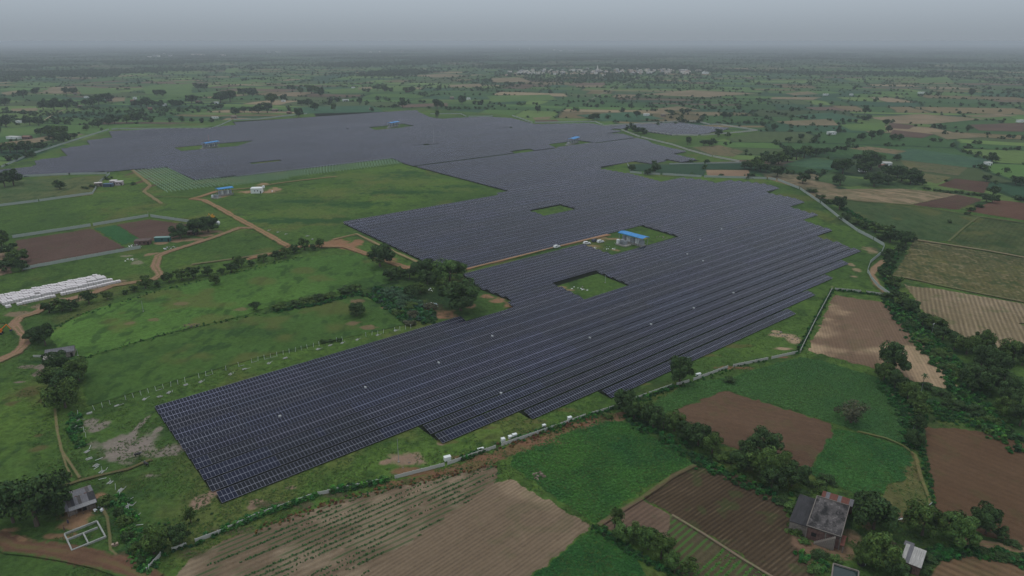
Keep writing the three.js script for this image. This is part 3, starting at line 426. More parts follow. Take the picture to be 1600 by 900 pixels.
// ================================================================ TREES
const leafMat = (r, g, b) => { const m = new THREE.MeshPhysicalMaterial({ roughness: 0.85, specularIntensity: 0.25, vertexColors: true, side: THREE.DoubleSide }); m.color.setRGB(r, g, b); m.name = 'foliage'; return m; };
const LEAF = { dark: leafMat(0.046, 0.085, 0.031), mid: leafMat(0.070, 0.120, 0.034), light: leafMat(0.080, 0.150, 0.045), blue: leafMat(0.060, 0.118, 0.066), grey: leafMat(0.098, 0.104, 0.068) };
const ADJ = { dark: 'dark green', mid: 'mid green', light: 'light green', blue: 'bluish green', grey: 'greyish' };
const bark = std([0.10, 0.075, 0.055], 0.95); bark.name = 'bark';
function crownGeo(seed, lobes, leaves, size, low = 0.16, airy = 0) {         // unit crown: 1 across, 1 high
  const r = rng(seed), L = [], pos = [], nor = [], col = [];
  for (let i = 0; i < lobes; i++) { const a = r() * 6.283, q = Math.sqrt(r()), y = low + 0.16 + (0.62 - low * 0.5) * r() * (1.05 - 0.35 * q * q), rad = (0.085 + 0.13 * r() * r() + 0.03 * r()) * (lobes < 9 ? 1.6 : 1.1); L.push([Math.cos(a) * q * (0.52 - rad * 0.7), Math.min(y, 1 - rad * 0.8), Math.sin(a) * q * (0.52 - rad * 0.7), rad, 0.62 + 0.7 * r()]); }
  const lx = (r() - 0.5) * 0.16, lz = (r() - 0.5) * 0.16; L.push([lx, 0.66, lz, 0.22, 1.05], [-lx, 0.42, -lz, 0.24, 0.8]);
  const n = new THREE.Vector3(), t = new THREE.Vector3(), b = new THREE.Vector3();
  for (let i = 0; i < leaves; i++) {
    const l = L[Math.floor(r() * L.length)]; n.set(r() - 0.5, r() - 0.42, r() - 0.5).normalize();
    const d = l[3] * (airy ? Math.sqrt(r()) * 1.25 : 0.75 + 0.38 * r()), cx = l[0] + n.x * d, cy = l[1] + n.y * d * 0.85, cz = l[2] + n.z * d;
    if (cy < low * 0.7) continue;
    n.x += (r() - 0.5) * 1.5; n.y += (r() - 0.3) * 1.5; n.z += (r() - 0.5) * 1.5; n.normalize();
    t.set(r() - 0.5, r() - 0.5, r() - 0.5).cross(n).normalize(); b.crossVectors(n, t);
    const s = size * (0.6 + 0.8 * r()), w = s * 0.55, tone = l[4] * (0.62 + 0.76 * r()), warm = 0.9 + 0.25 * r();
    const q = [[-s, 0], [0, -w], [s, 0], [0, w]].map(([p, o], k) => [cx + t.x * p + b.x * o + (k % 2 ? 0 : -n.x * s * 0.25), cy + t.y * p + b.y * o - (k % 2 ? 0 : 0.25 * s), cz + t.z * p + b.z * o]);
    for (const k of [0, 1, 2, 0, 2, 3]) { pos.push(...q[k]); nor.push(n.x, n.y, n.z); col.push(tone * warm, tone, tone * (1.9 - warm)); }
  }
  const g = new THREE.BufferGeometry(); g.setAttribute('position', new THREE.Float32BufferAttribute(pos, 3)); g.setAttribute('normal', new THREE.Float32BufferAttribute(nor, 3)); g.setAttribute('color', new THREE.Float32BufferAttribute(col, 3)); return g;
}
function trunkGeo(seed) {
  const r = rng(seed), g = [new THREE.CylinderGeometry(0.028, 0.05, 0.45, 7).translate(0, 0.22, 0)];
  for (let i = 0; i < 5; i++) { const a = i * 1.26 + r(), e = [Math.cos(a) * (0.2 + 0.12 * r()), 0.6 + 0.2 * r(), Math.sin(a) * (0.2 + 0.12 * r())]; g.push(bar([0, 0.32 + 0.05 * r(), 0], e, 0.014, 5)); }
  return merge(g);
}
const CROWN = { near: [1, 2, 3, 4, 5, 6].map((s) => crownGeo(s * 31, 24, 5600, 0.033)), mid: [1, 2, 3, 4, 5].map((s) => crownGeo(s * 57, 16, 1400, 0.052)), low: [1, 2, 3, 4].map((s) => crownGeo(s * 71, 7, 260, 0.10, 0.05)), bush: [1, 2, 3, 4].map((s) => crownGeo(s * 91, 18, 2400, 0.042, 0.0)), airy: [1, 2].map((s) => crownGeo(s * 13, 16, 2600, 0.026, 0.12, 1)), palm: [crownGeo(5, 3, 10, 0.02)] };
const TRUNK = [1, 2, 3].map(trunkGeo);
const palmGeo = (() => { const r = rng(9), pos = [], col = []; for (let i = 0; i < 26; i++) { const a = r() * 6.283, e = 0.7 - 1.5 * r(); let p = [0, 0.86, 0], y = 0.5 + e * 0.5; for (let k = 0; k < 5; k++) { const st = 0.1, q = [p[0] + Math.cos(a) * st * 0.9, p[1] + (y - k * 0.27) * st, p[2] + Math.sin(a) * st * 0.9], w = 0.05 * (1 - k / 6), sx = -Math.sin(a) * w, sz = Math.cos(a) * w; const A = [p[0] + sx, p[1], p[2] + sz], B = [p[0] - sx, p[1], p[2] - sz], C = [q[0] - sx * 0.8, q[1], q[2] - sz * 0.8], D = [q[0] + sx * 0.8, q[1], q[2] + sz * 0.8]; for (const v of [A, B, C, A, C, D]) { pos.push(...v); const t = 0.8 + 0.4 * r(); col.push(t, t, t); } p = q; } } const g = new THREE.BufferGeometry(); g.setAttribute('position', new THREE.Float32BufferAttribute(pos, 3)); g.setAttribute('color', new THREE.Float32BufferAttribute(col, 3)); g.computeVertexNormals(); return g; })();
const PLANTS = [];                                           // every tree and bush that the photograph lets one tell apart
function grove(where, kind, mat, list, word) {
  const l = parse(list).flatMap(([x, y, h, w = h * 1.1]) => { const n = y < 320 ? Math.max(1, Math.round(w / (h * 0.95))) : 1; return Array.from({ length: n }, (_, i) => [x + (n > 1 ? (i - (n - 1) / 2) * w / n * 0.92 : 0), y + (n > 1 ? ((i * 37) % 3) - 1 : 0), h * (n > 1 ? 0.82 + 0.09 * ((i * 53) % 4) : 1), n > 1 ? Math.min(w, h * 1.15) : w]); }).sort((a, b) => a[0] - b[0]);
  l.forEach(([x, y, h, w], i) => PLANTS.push({ x, y, h, w: w ?? h * 1.1, kind, mat: Array.isArray(mat) ? mat[(i * 7 + 3) % mat.length] : mat, label: (m) => `${word ? word + ' ' : ''}${ADJ[m]} ${kind === 'bush' ? 'bush' : 'tree'} ${where}${l.length > 1 ? ', ' + ordinal(i + 1) + ' from the left' : ''}`, group: l.length > 1 ? 'plants ' + where : undefined }));
}
grove('beside the grey-roofed hut', 'tree', 'dark', '62 836 80 82;24 826 58 56;92 812 46 40', 'huge');
grove('below the post fence in the lower left', 'tree', ['dark', 'mid'], '243 874 42 42;282 858 36 32;299 820 26 18');
grove('between the hut and the ruined walls fence', 'bush', ['dark', 'mid'], '166 792 26 28;196 826 26 22;190 808 20 18;200 846 20 18;212 866 22 20;221 886 22 18');
grove('in the clump by the bend of the track', 'tree', ['dark', 'mid'], '98 588 30 36;124 600 36 34;90 614 32 36;108 624 30 40;104 643 32 44');
grove('inside the curve of the reddish track', 'tree', 'dark', '54 537 30 26;72 543 36 30', 'dense');
grove('in the hedge beside the stacked cartons', 'tree', ['dark', 'mid', 'dark'], '78 491 14 22;98 488 22 24;112 487 20 22;140 477 20 23;168 469 14 15;196 461 11 12;210 457 10 14;228 452 18 22;248 449 12 14;265 443 16 18;285 440 18 22;303 437 18 22;325 432 14 16;338 446 24 20;347 430 11 14;362 427 12 18;374 420 24 20;393 417 11 13');
grove('in the hedge above the bright green meadow', 'tree', ['dark', 'mid'], '412 411 10 16;430 407 11 16;446 404 13 18;460 397 12 16;476 392 24 18;490 392 11 14;503 390 20 15');
grove('standing alone beside the panel block corner', 'tree', 'dark', '594 421 44 42', 'big');
grove('in the thicket at the middle of the photo', 'tree', ['dark', 'mid', 'dark'], '611 441 16 24;626 434 16 18;640 438 20 22;664 440 34 38;668 448 26 28;694 456 24 24;720 492 50 56;657 460 14 20;646 470 18 24');
grove('beside the panels at the end of the access track', 'tree', 'light', '703 446 34 44', 'broad');
grove('in the thicket by the meadow', 'bush', ['blue', 'blue', 'mid'], '606 462 14 22;618 468 16 26;634 474 18 28;640 484 16 24;626 484 14 22;622 494 12 20;655 480 14 20');
grove('among the litter in the thicket', 'bush', 'grey', '644 500 18 20;640 510 14 18;671 484 14 18', 'sparse');
grove('across the middle of the meadow', 'bush', ['dark', 'mid'], '438 486 16 22;462 480 12 18;478 477 16 26;497 472 12 20;514 468 10 20;540 460 14 22;556 456 12 22');
grove('standing alone on the meadow left of the thicket', 'tree', 'dark', '558 497 18 25', 'small');
grove('standing alone in the meadow under the hedge', 'tree', 'dark', '399 486 18 16', 'small');
grove('by the post fence above the panels', 'bush', 'dark', '505 537 7 12;518 536 7 12;530 534 5 12');
grove('standing alone by the wall below the panels', 'tree', 'dark', '1061 606 46 36', 'tall');
grove('in the hedge below the lone wall tree', 'tree', ['dark', 'dark', 'mid'], '975 650 26 34;990 658 22 26;1003 662 24 30;1020 673 24 34;1036 676 20 24;1053 679 22 30;1070 690 22 26;1090 702 30 36;1112 714 26 32', 'dense');
grove('in the clump between the ploughed and green fields', 'tree', ['dark', 'mid', 'dark'], '1160 738 40 40;1192 722 48 44;1186 752 44 46;1215 752 40 40;1236 766 44 38;1204 772 30 36');
grove('in the row beside the vegetable plot', 'tree', ['light', 'mid'], '960 830 32 24;972 852 30 30;994 852 26 28;1012 866 40 32;1032 882 36 38;1050 895 28 28;1076 902 18 24');
grove('on the tan field edge with gaps in its crown', 'tree', 'dark', '1394 588 38 46', 'spreading');
grove('with bare stems in the tall green crop', 'airy', 'grey', '1328 668 44 46', 'leafless');
grove('under the tan field', 'palm', 'dark', '1442 600 16 15', 'small palm-like');
grove('in the line between crop and thicket', 'tree', ['dark', 'mid'], '1380 598 24 28;1396 613 22 30;1417 627 22 28;1430 641 24 26;1436 656 20 24;1430 677 24 24;1424 702 28 28');
grove('in the hedge along the right-hand fields', 'tree', ['dark', 'mid', 'dark'], '1400 472 14 20;1408 482 16 24;1424 492 18 26;1440 512 20 24;1460 520 20 28;1472 534 18 26;1490 549 18 26;1509 557 24 30;1535 552 34 26;1532 576 22 32;1552 588 26 36;1518 618 30 42;1546 614 30 38;1570 626 32 36;1573 643 24 32;1568 657 16 30;1592 670 30 32;1580 570 14 34;1596 574 14 20');
grove('in the weedy ground by the right hedge', 'bush', ['mid', 'dark'], '1466 560 12 26;1484 582 14 26;1498 596 12 22;1470 622 12 24;1490 640 14 30;1520 650 14 30;1545 665 14 30;1448 610 12 22;1420 512 10 18;1446 540 10 20');
grove('around the farmhouse', 'tree', ['mid', 'dark'], '1362 838 54 58;1344 806 28 30;1374 898 52 56;1394 912 30 34;1438 846 44 52;1350 888 30 30');
grove('beside the farm road at the lower right', 'tree', 'light', '1494 862 54 50', 'feathery');
grove('on the edge of the red ploughed field', 'tree', 'dark', '1538 842 42 46;1564 848 22 22');
grove('near the farmhouse wall', 'bush', ['light', 'dark', 'mid', 'light'], '1238 804 26 26;1240 834 24 26;1256 852 12 16;1280 876 18 26;1272 899 18 22;1252 780 16 24;1304 880 12 18;1275 770 18 30');
grove('along the farm road', 'bush', 'dark', '1536 872 14 22;1558 876 14 24;1580 880 12 22;1448 880 20 24;1440 896 20 24;1580 858 8 26');
grove('in the hedge above the dark crop', 'bush', ['dark', 'mid'], '1130 722 18 26;1148 740 20 26;1262 790 16 26;1290 760 14 30;1222 790 14 24;1010 650 14 24;950 655 10 16;1140 600 8 18');
grove('outside the curved right-hand wall', 'tree', ['dark', 'mid', 'dark'], '1311 329 27 20;1367 364 16 18;1386 367 16 18;1414 385 20 26;1390 381 14 24;1384 409 24 17;1403 399 18 20;1390 419 16 18;1380 436 14 20;1396 452 14 24');
grove('outside the curved right-hand wall', 'bush', ['mid', 'dark'], '1268 302 10 16;1282 311 10 18;1292 319 12 20;1322 345 14 22;1337 352 16 22;1352 358 12 20;1376 376 10 20;1376 424 10 12;1386 466 12 18');
grove('by the green fields right of the solar farm', 'tree', 'dark', '1316 273 29 29;1312 291 17 20;1360 267 28 34;1401 252 13 13;1365 293 22 26;1395 279 20 30;1408 285 24 28;1422 289 20 28;1383 289 14 22;1254 288 22 21;1276 282 9 8;1348 272 18 20;1436 290 12 22');
grove('in the dark tree belt behind the tan plot', 'tree', ['dark', 'dark', 'mid'], '1168 266 14 22;1180 267 16 22;1192 270 14 20;1205 262 18 22;1214 278 18 22;1216 258 18 24;1230 254 18 22;1244 251 16 22;1256 248 18 22;1270 245 14 20;1284 241 12 20;1298 238 11 22;1314 234 9 22;1332 231 8 22;1186 254 12 18;1200 249 10 18');
grove('in the hedge line behind the brown fields', 'bush', 'dark', '1448 297 7 16;1464 300 7 16;1480 302 7 18;1498 303 8 18;1516 306 8 18;1534 308 9 18;1516 330 7 14;1530 325 8 14;1512 336 6 12');
grove('scattered over the fields at the far right', 'tree', 'dark', '1549 255 16 18;1541 284 12 14;1555 288 9 8;1591 290 14 20;1551 306 17 17;1545 318 14 20;1592 314 11 16;1484 349 8 9;1512 207 13 11;1543 211 7 9;1580 216 9 14;1598 217 10 10;1526 225 9 13;1463 222 10 22;1459 200 9 11;1468 201 11 10;1475 202 9 9;1476 210 9 10');
grove('near the middle of the right-hand plain', 'tree', 'dark', '1310 210 18 11;1384 197 13 14;1388 207 13 12;1400 220 14 22;1351 179 17 16;1353 189 12 18;1369 159 11 10;1335 140 7 9;1375 148 6 8;1300 163 7 9;1282 167 8 8;1304 178 8 7;1270 186 9 9;1256 186 9 14;1237 174 10 13;1247 173 8 9;1316 191 9 10;1327 191 7 8;1337 191 7 8;1295 189 6 9;1222 180 7 18');
grove('before the dark tree belt on the right', 'tree', 'dark', '1210 205 13 14;1235 200 9 12;1251 219 12 12;1232 223 11 13;1330 222 10 16;1345 220 14 18;1362 218 16 18;1376 215 14 16');
grove('dotted on the far right plain', 'tree', 'dark', '1501 166 8 8;1534 166 8 15;1551 167 7 9;1565 165 8 9;1562 175 6 6;1517 152 16 12;1559 151 6 6;1450 149 8 14;1465 150 9 9;1588 144 8 14;1545 140 7 8');
grove('behind the small separate panel block', 'tree', 'dark', '925 189 13 17;933 188 13 13;949 186 10 12;986 171 14 10;973 175 10 13;980 184 9 12;995 184 13 14;1021 174 7 10;1048 177 7 12;1069 176 10 15;1060 189 9 9;840 176 13 12;900 174 9 13;860 146 8 9;941 163 8 9;933 168 8 10');
grove('between the main panels and the separate block', 'tree', 'dark', '980 204 12 10;989 206 13 14;1000 210 14 20;1008 209 10 12', 'dense');
grove('at the right end of the separate panel block', 'tree', 'dark', '1122 214 15 18;1137 213 9 11;1074 227 15 14;1104 229 14 20;1114 227 12 16;1133 227 8 9');
grove('on the far fields near the road', 'tree', 'dark', '1130 185 12 13;1140 186 12 13;1186 159 9 9;1105 164 7 13;1088 160 6 14;915 166 7 12;925 160 7 12;934 153 7 12;948 145 6 12;960 139 6 12');
grove('within the enclosed crop strip', 'tree', 'dark', '987 268 13 12;1022 272 16 20;1100 265 12 11;1081 275 8 9;1126 277 8 9;1166 238 7 9;1012 274 10 14');
grove('at the tip of the far panels', 'tree', 'dark', '684 185 14 11');
grove('by the walled pasture on the left', 'tree', 'dark', '8 293 30 22;22 291 32 24;94 297 16 17');
grove('by the walled pasture on the left', 'bush', 'dark', '134 296 7 14;146 294 8 14');
grove('at the left edge by the brown field', 'tree', ['dark', 'mid'], '4 388 32 24;16 402 26 24;28 413 24 26;8 428 12 24;36 425 10 22;14 420 12 20');
grove('by the green container', 'tree', 'dark', '283 375 20 26;297 366 15 16;310 368 26 28;326 365 28 28');
grove('along the far left boundary wall', 'tree', ['dark', 'dark', 'mid'], '10 240 18 30;34 240 20 30;60 236 18 28;92 224 22 36;112 217 12 20;70 213 16 24;88 213 22 34;105 195 8 12;135 204 10 14;150 200 13 20;165 196 15 22;180 194 17 24;198 193 16 22;215 192 15 20;228 191 10 14;20 252 12 26;46 247 12 24');
grove('in the thin row above the far panels', 'tree', 'dark', '236 191 9 9;266 191 10 10;285 190 12 11;300 190 8 9;316 192 11 11;331 191 10 10');
grove('on the fields at the upper left', 'tree', 'dark', '10 199 22 24;54 197 19 30;8 166 16 22;37 153 15 20;57 148 13 14;110 148 14 26;68 172 18 20;85 173 22 26;105 172 20 22;118 169 13 15;140 167 16 24;155 164 20 24;170 159 16 20;250 151 14 20;216 168 14 20;230 169 18 24;246 168 14 22;275 168 15 26;300 162 16 22;257 175 11 16;280 175 8 10;292 174 8 10;310 175 8 10;345 161 20 28;360 160 22 28;315 141 14 24;388 151 18 30;368 181 15 20;388 177 13 26;340 172 12 22');
grove('behind the far edge of the panels', 'tree', ['dark', 'dark', 'mid'], '404 178 18 22;418 177 20 24;425 164 20 22;444 159 14 12;470 147 13 13;487 147 17 24;502 152 17 15;455 140 11 16;522 159 11 22;477 167 15 22;492 173 15 18;510 164 11 20;467 184 18 20;452 173 11 12;522 174 15 11;562 164 13 11;574 164 10 9;590 157 10 11;605 158 8 14;629 169 18 18;638 162 10 9;572 144 9 14;595 143 14 24;607 143 10 18;582 174 10 10;640 146 13 24;660 150 9 14;683 171 19 18;690 168 11 11;722 164 17 16;745 164 10 18;753 164 11 11;685 141 10 11;748 141 9 14;660 161 7 14;700 171 7 14;714 171 7 14;730 171 7 14;746 171 7 12;766 168 6 12;786 167 6 12;812 165 6 12;836 164 6 12');

{
  const rr = rng(21); let n = 0;
  PLANTS.filter((p) => p.kind !== 'bush').sort((a, b) => b.w * b.h - a.w * a.h).slice(285).forEach((p) => { p.small = true; });
  for (const p of PLANTS) {
    const s = metre(p.y), sd = CAMH / depthAt(p.y) * 0.98, cd = Math.sqrt(1 - sd * sd), w = Math.max(1.6, p.w * s * (p.y < 240 ? 0.84 : p.w > 14 ? 1.16 : 1)), tall = p.y > 540 && p.kind === 'tree' ? 1.28 : 1, H = tall * Math.max(w * (p.kind === 'bush' ? 0.5 : p.y < 240 ? 0.72 : 0.82), Math.min(w * 1.6, (p.h * s - 0.55 * w * sd) / cd));
    const [bx, bz] = G(p.x, p.y), l = Math.hypot(bx, bz), off = w * 0.3, x = bx * (1 + off / l), z = bz * (1 + off / l);
    p.X = x; p.Z = z; p.R = w / 2; p.H = H; if (p.small) continue;
    const bush = p.kind === 'bush', set = p.kind === 'palm' ? null : p.kind === 'airy' ? CROWN.airy : p.w < 11 ? CROWN.low : bush ? (p.w > 22 ? CROWN.bush : CROWN.mid) : p.w > 24 ? CROWN.near : CROWN.mid;
    const t = thing(bush ? 'bush' : p.kind === 'palm' ? 'palm_tree' : 'tree', p.label(p.mat), bush ? 'bush' : 'tree', x, z, rr() * 6.283, p.group);
    const c = part('crown', set ? set[n % set.length] : palmGeo, LEAF[p.mat], t); c.scale.set(w * (0.94 + 0.14 * rr()), H, w * (0.94 + 0.14 * rr())); if (bush) c.position.y = -0.12 * H;
    const k = part('trunk', TRUNK[n % 3], bark, t); k.scale.set(w * (p.kind === 'palm' ? 0.5 : 0.8), bush ? H * 0.7 : H, w * (p.kind === 'palm' ? 0.5 : 0.8));
    n++;
  }
}
// far woods and hedgerow trees: uncountable towards the horizon
{
  const rr = rng(33), geo = [1, 2, 3].map((s) => crownGeo(s * 19, 6, 80, 0.17, 0.03)), lists = [[], [], []], M = new THREE.Matrix4(), q = new THREE.Quaternion(), Y = new THREE.Vector3(0, 1, 0), near = (x, z) => PLANTS.some((p) => Math.abs(p.X - x) < p.R + 6 && Math.abs(p.Z - z) < p.R + 10);
  const put = (x, z, w, h) => lists[Math.floor(rr() * 3)].push([x, z, w, h, 0.7 + 0.6 * rr(), 0.9 + 0.2 * rr()]);
  for (let i = 0; i < 330000; i++) {
    const t = rr(), z = -620 - 13500 * Math.pow(t, 1.7), x = (rr() * 2 - 1) * (-z * 0.80 + 150); if (inFarm(x, z) || FIELDS.some((f) => inside(f.poly, x, z))) continue;
    const k = cell(x, z), wood = fbm(x / 420 + 3, z / 420, 3), far = ss(1300, 3800, -z), e = Math.min(k.edge, k.inner * 2.5);
    const left = ss(0, -600, x) * 0.25;
    const onHedge = k.edge < 6 && k.hedge > 0.25; let pr = onHedge ? 0.75 * ss(0.3, 0.5, vn(k.u / 45, k.v / 45)) + 0.1 : e < 5 ? 0.2 * ss(0.4, 0.6, vn(k.u / 30, k.v / 30)) : 0.003; pr += ss(0.56 - 0.1 * far, 0.66, wood) * (0.07 + 0.45 * far + left); pr *= 0.5 + 0.9 * far; pr *= 0.62;
    if (z > -1000) pr *= 0.55;
    if (rr() > pr * 1.9 || (z > -1900 && near(x, z))) continue;
    const w = (2.6 + 5.5 * rr() * rr() + 2 * wood) * (1 + 0.5 * far); put(x, z, w, w * (0.6 + 0.45 * rr()));
  }
  for (let i = 0; i < 420; i++) { const [x, z] = G(772 + 330 * rr(), 113.5 + (rr() - 0.5) * 13), w = 6 + 7 * rr(); put(x, z, w, w * 0.85); }
  PLANTS.filter((p) => p.small).forEach((p) => put(p.X, p.Z, p.R * 2, p.H));
  lists.forEach((l, i) => {
    const im = new THREE.InstancedMesh(geo[i], LEAF.dark, l.length), c = new THREE.Color(); im.name = numbered('distant_trees'); im.castShadow = im.receiveShadow = true;
    tag(im, 'scattered distant trees and hedgerows on the plain towards the horizon', 'trees', 'distant trees', 'stuff');
    l.forEach(([x, z, w, h, t, g], j) => { q.setFromAxisAngle(Y, j * 2.4); M.compose(new THREE.Vector3(x, -0.1 * h, z), q, new THREE.Vector3(w, h, w)); im.setMatrixAt(j, M); c.setRGB(t, t * g, t); im.setColorAt(j, c); });
    scene.add(im);
  });
}
// ================================================================ WALLS AND FENCES
const concrete = std(alb(138, 145, 139), 0.9); concrete.name = 'precast_concrete';
const slabM = std(alb(186, 188, 180), 0.85, { map: grimeTex });
const paleConcrete = std(alb(152, 152, 145), 0.85); paleConcrete.name = 'pale_concrete';
const white = std(alb(190, 192, 190), 0.7); white.name = 'white_paint';
const lenOf = (l) => l.reduce((s, p, i) => s + (i ? Math.hypot(p[0] - l[i - 1][0], p[1] - l[i - 1][1]) : 0), 0);
function along(l, step, fn) { let left = 0; for (let i = 0; i + 1 < l.length; i++) { const [ax, az] = l[i], [bx, bz] = l[i + 1], d = Math.hypot(bx - ax, bz - az), a = Math.atan2(-(bz - az), bx - ax); let t = left; for (; t < d; t += step) fn(ax + (bx - ax) * t / d, az + (bz - az) * t / d, a, Math.min(step, d - t)); left = t - d; } }
function wall(line, h, bay, label, singly, mat = concrete) {
  const l = P(line), [ox, oz] = l[0], t = thing('boundary_wall', label, 'wall', ox, oz), panels = [], posts = [];
  const unit = box(1, h, 0.12), post = box(0.22, h + 0.12, 0.22, 0, (h + 0.12) / 2, 0), cap = null; let n = 0;
  along(l, bay, (x, z, a, len) => {
    const hh = 1 + 0.05 * (hash2(n, 71) - 0.5);
    if (singly && n < 240) { const p = part('wall_panel', unit, mat, t); p.scale.set(len - 0.06, hh, 1); p.position.set(x - ox + Math.cos(a) * len / 2, h * hh / 2, z - oz - Math.sin(a) * len / 2); p.rotation.y = a; const q = part('post', post, mat, t); q.position.set(x - ox, 0, z - oz); q.rotation.y = a; }
    else { panels.push(box(len, h * hh, 0.12, 0, 0, 0, a).translate(x - ox + Math.cos(a) * len / 2, h * hh / 2, z - oz - Math.sin(a) * len / 2)); posts.push(box(0.22, h + 0.12, 0.22, 0, 0, 0, a).translate(x - ox, (h + 0.12) / 2, z - oz)); }
    n++;
  });
  if (panels.length) { const m = part(singly ? 'wall_panels' : 'wall_panel', merge(panels), mat, t), q = part(singly ? 'posts' : 'post', merge(posts), mat, t); if (singly) m.userData.kind = q.userData.kind = 'stuff'; }
}
wall('230 893;252 868;292 853;350 831;400 808;492 775;605 751;695 728;775 700;860 671;915 651;950 641;1010 618;1050 604;1077 597;1137 575;1200 562;1246 552', 1.15, 2.8, 'long pale perimeter wall below the front panel rows, half hidden by weeds', true, paleConcrete);
wall('1250 551;1275 500;1300 453;1345 457;1389 463', 1.3, 3, 'thin white wall around the top of the blotched tan field', true, paleConcrete);
wall('1389 462;1372 450;1361 437;1355 425;1360 411;1377 397;1382 385;1365 375;1340 362;1312 342;1282 318;1250 296;1215 282;1200 280;1100 277;1035 273.5;1005 272;984 270', 2.0, 3, 'long curved grey wall along the right side of the solar farm', true);
wall('985 266;980 256.5', 1.8, 4, 'short pale wall closing the enclosed crop strip', false);
wall('1046 257;1100 256;1160 254.5', 1.4, 4, 'low pale wall above the enclosed crop strip', false);
wall('971 203.5;1000 214.5;1050 226.5;1075 235;1112 245;1155 253', 1.8, 4, 'pale wall running down right of the dense tree clump', false, paleConcrete);
wall('944 197;1065 190;1088 190;1110 195.5;1125 195;1184 204.5;1140 208.5;1095 212;1050 211.5;1012 206', 1.9, 5, 'pale wall around the small separate panel block', false, paleConcrete);
wall('800 181;832 192;930 190.5;944 197', 1.8, 5, 'pale wall behind the far right panel edge', false);
wall('672 178.5;719 178;729 182.5;770 182', 1.6, 5, 'short pale wall at the tip of the far panels', false);
wall('-60 290;-20 272;0 263;48 242;97 226;170 203;185 202;330 202;345 196;362 188;400 187;480 178', 2.0, 5, 'long grey wall along the far left edge of the panels', false);
wall('-12 324;60 315;145 303;155 286;172 272;110 273;27 277', 1.9, 4, 'grey wall around the walled pasture on the left', false);
wall('20 372;142 353.5;232 338.5;302 348.5', 2.0, 4, 'grey wall behind the two dark brown plots', false);
wall('35 422;120 406;220 388', 1.9, 4, 'dark grey wall below the left brown plot', false);
{
  const l = P('122 649;190 627;250 609;400 565;520 535;600 521;642 513'), [ox, oz] = l[0], t = thing('post_fence', 'unfinished fence of white posts along the meadow above the panels', 'fence', ox, oz), g = cyl(0.07, 0.06, 2.1, 0, 0, 0, 5); let n = 0;
  along(l, 2.6, (x, z, a) => { n++; if (hash2(n, 3) < 0.3) return; const p = part('post', g, white, t); p.position.set(x - ox, -0.05, z - oz); p.rotation.set((hash2(n, 8) - 0.5) * 0.25, 0, (hash2(n, 9) - 0.5) * 0.25); if (hash2(n, 5) > 0.88) { const r = part('rail', box(2.2, 0.1, 0.14), slabM, t); r.position.set(x - ox + 1.1 * Math.cos(a), 0.1, z - oz - 1.1 * Math.sin(a)); r.rotation.y = a; } });
  const m = P('126 660;133 680;140 705;158 735;176 760;198 790;212 822;228 868;234 900'), [mx, mz] = m[0], t2 = thing('post_fence', 'toppled line of white posts beside the weeds in the lower left', 'fence', mx, mz); n = 0;
  along(m, 4.2, (x, z, a) => { n++; if (hash2(n, 13) < 0.25) return; const p = part('post', g, white, t2); p.position.set(x - mx, 0.1, z - mz); p.rotation.set(0, hash2(n, 2) * 6, hash2(n, 15) > 0.6 ? 0.15 : 1.45); });
}
// piles of pale slabs waiting along the fence line
{
  const slab = box(1.6, 0.09, 0.4), rr = rng(8);
  const at = parse('121 657;120 667;123 676;126 690;125 698;140 646;183 634;226 624;250 620;264 614;136 706;140 717;150 728;160 737;172 754;188 767;195 782;201 791;210 810;290 602;314 597;360 585;382 577;420 568;446 560;497 546;516 540;535 536;558 531;590 524;618 517;420 360;434 363;446 366;480 369;488 374').sort((p, q) => p[0] - q[0]);
  at.forEach(([px, py], i) => { const [x, z] = G(px, py), t = thing('slab_pile', `pile of pale concrete slabs on the grass, ${ordinal(i + 1)} pile from the left`, 'slab pile', x, z, 0.6 + rr() * 0.9, 'pale slab piles along the fence line'), n = 3 + Math.floor(rr() * 4); for (let k = 0; k < n; k++) { const p = part('slab', slab, slabM, t); p.position.set((rr() - 0.5) * 0.5, 0.06 + 0.11 * Math.floor(k / 2), (k % 2 - 0.5) * 0.6 + (rr() - 0.5) * 0.2); p.rotation.y = (rr() - 0.5) * 0.3; } if (rr() > 0.4) { const p = part('slab', slab, slabM, t); p.position.set(1.5, 0.06, 0.3); p.scale.set(1.1, 1, 0.4); p.rotation.y = (rr() - 0.5) * 1.6; } });
}
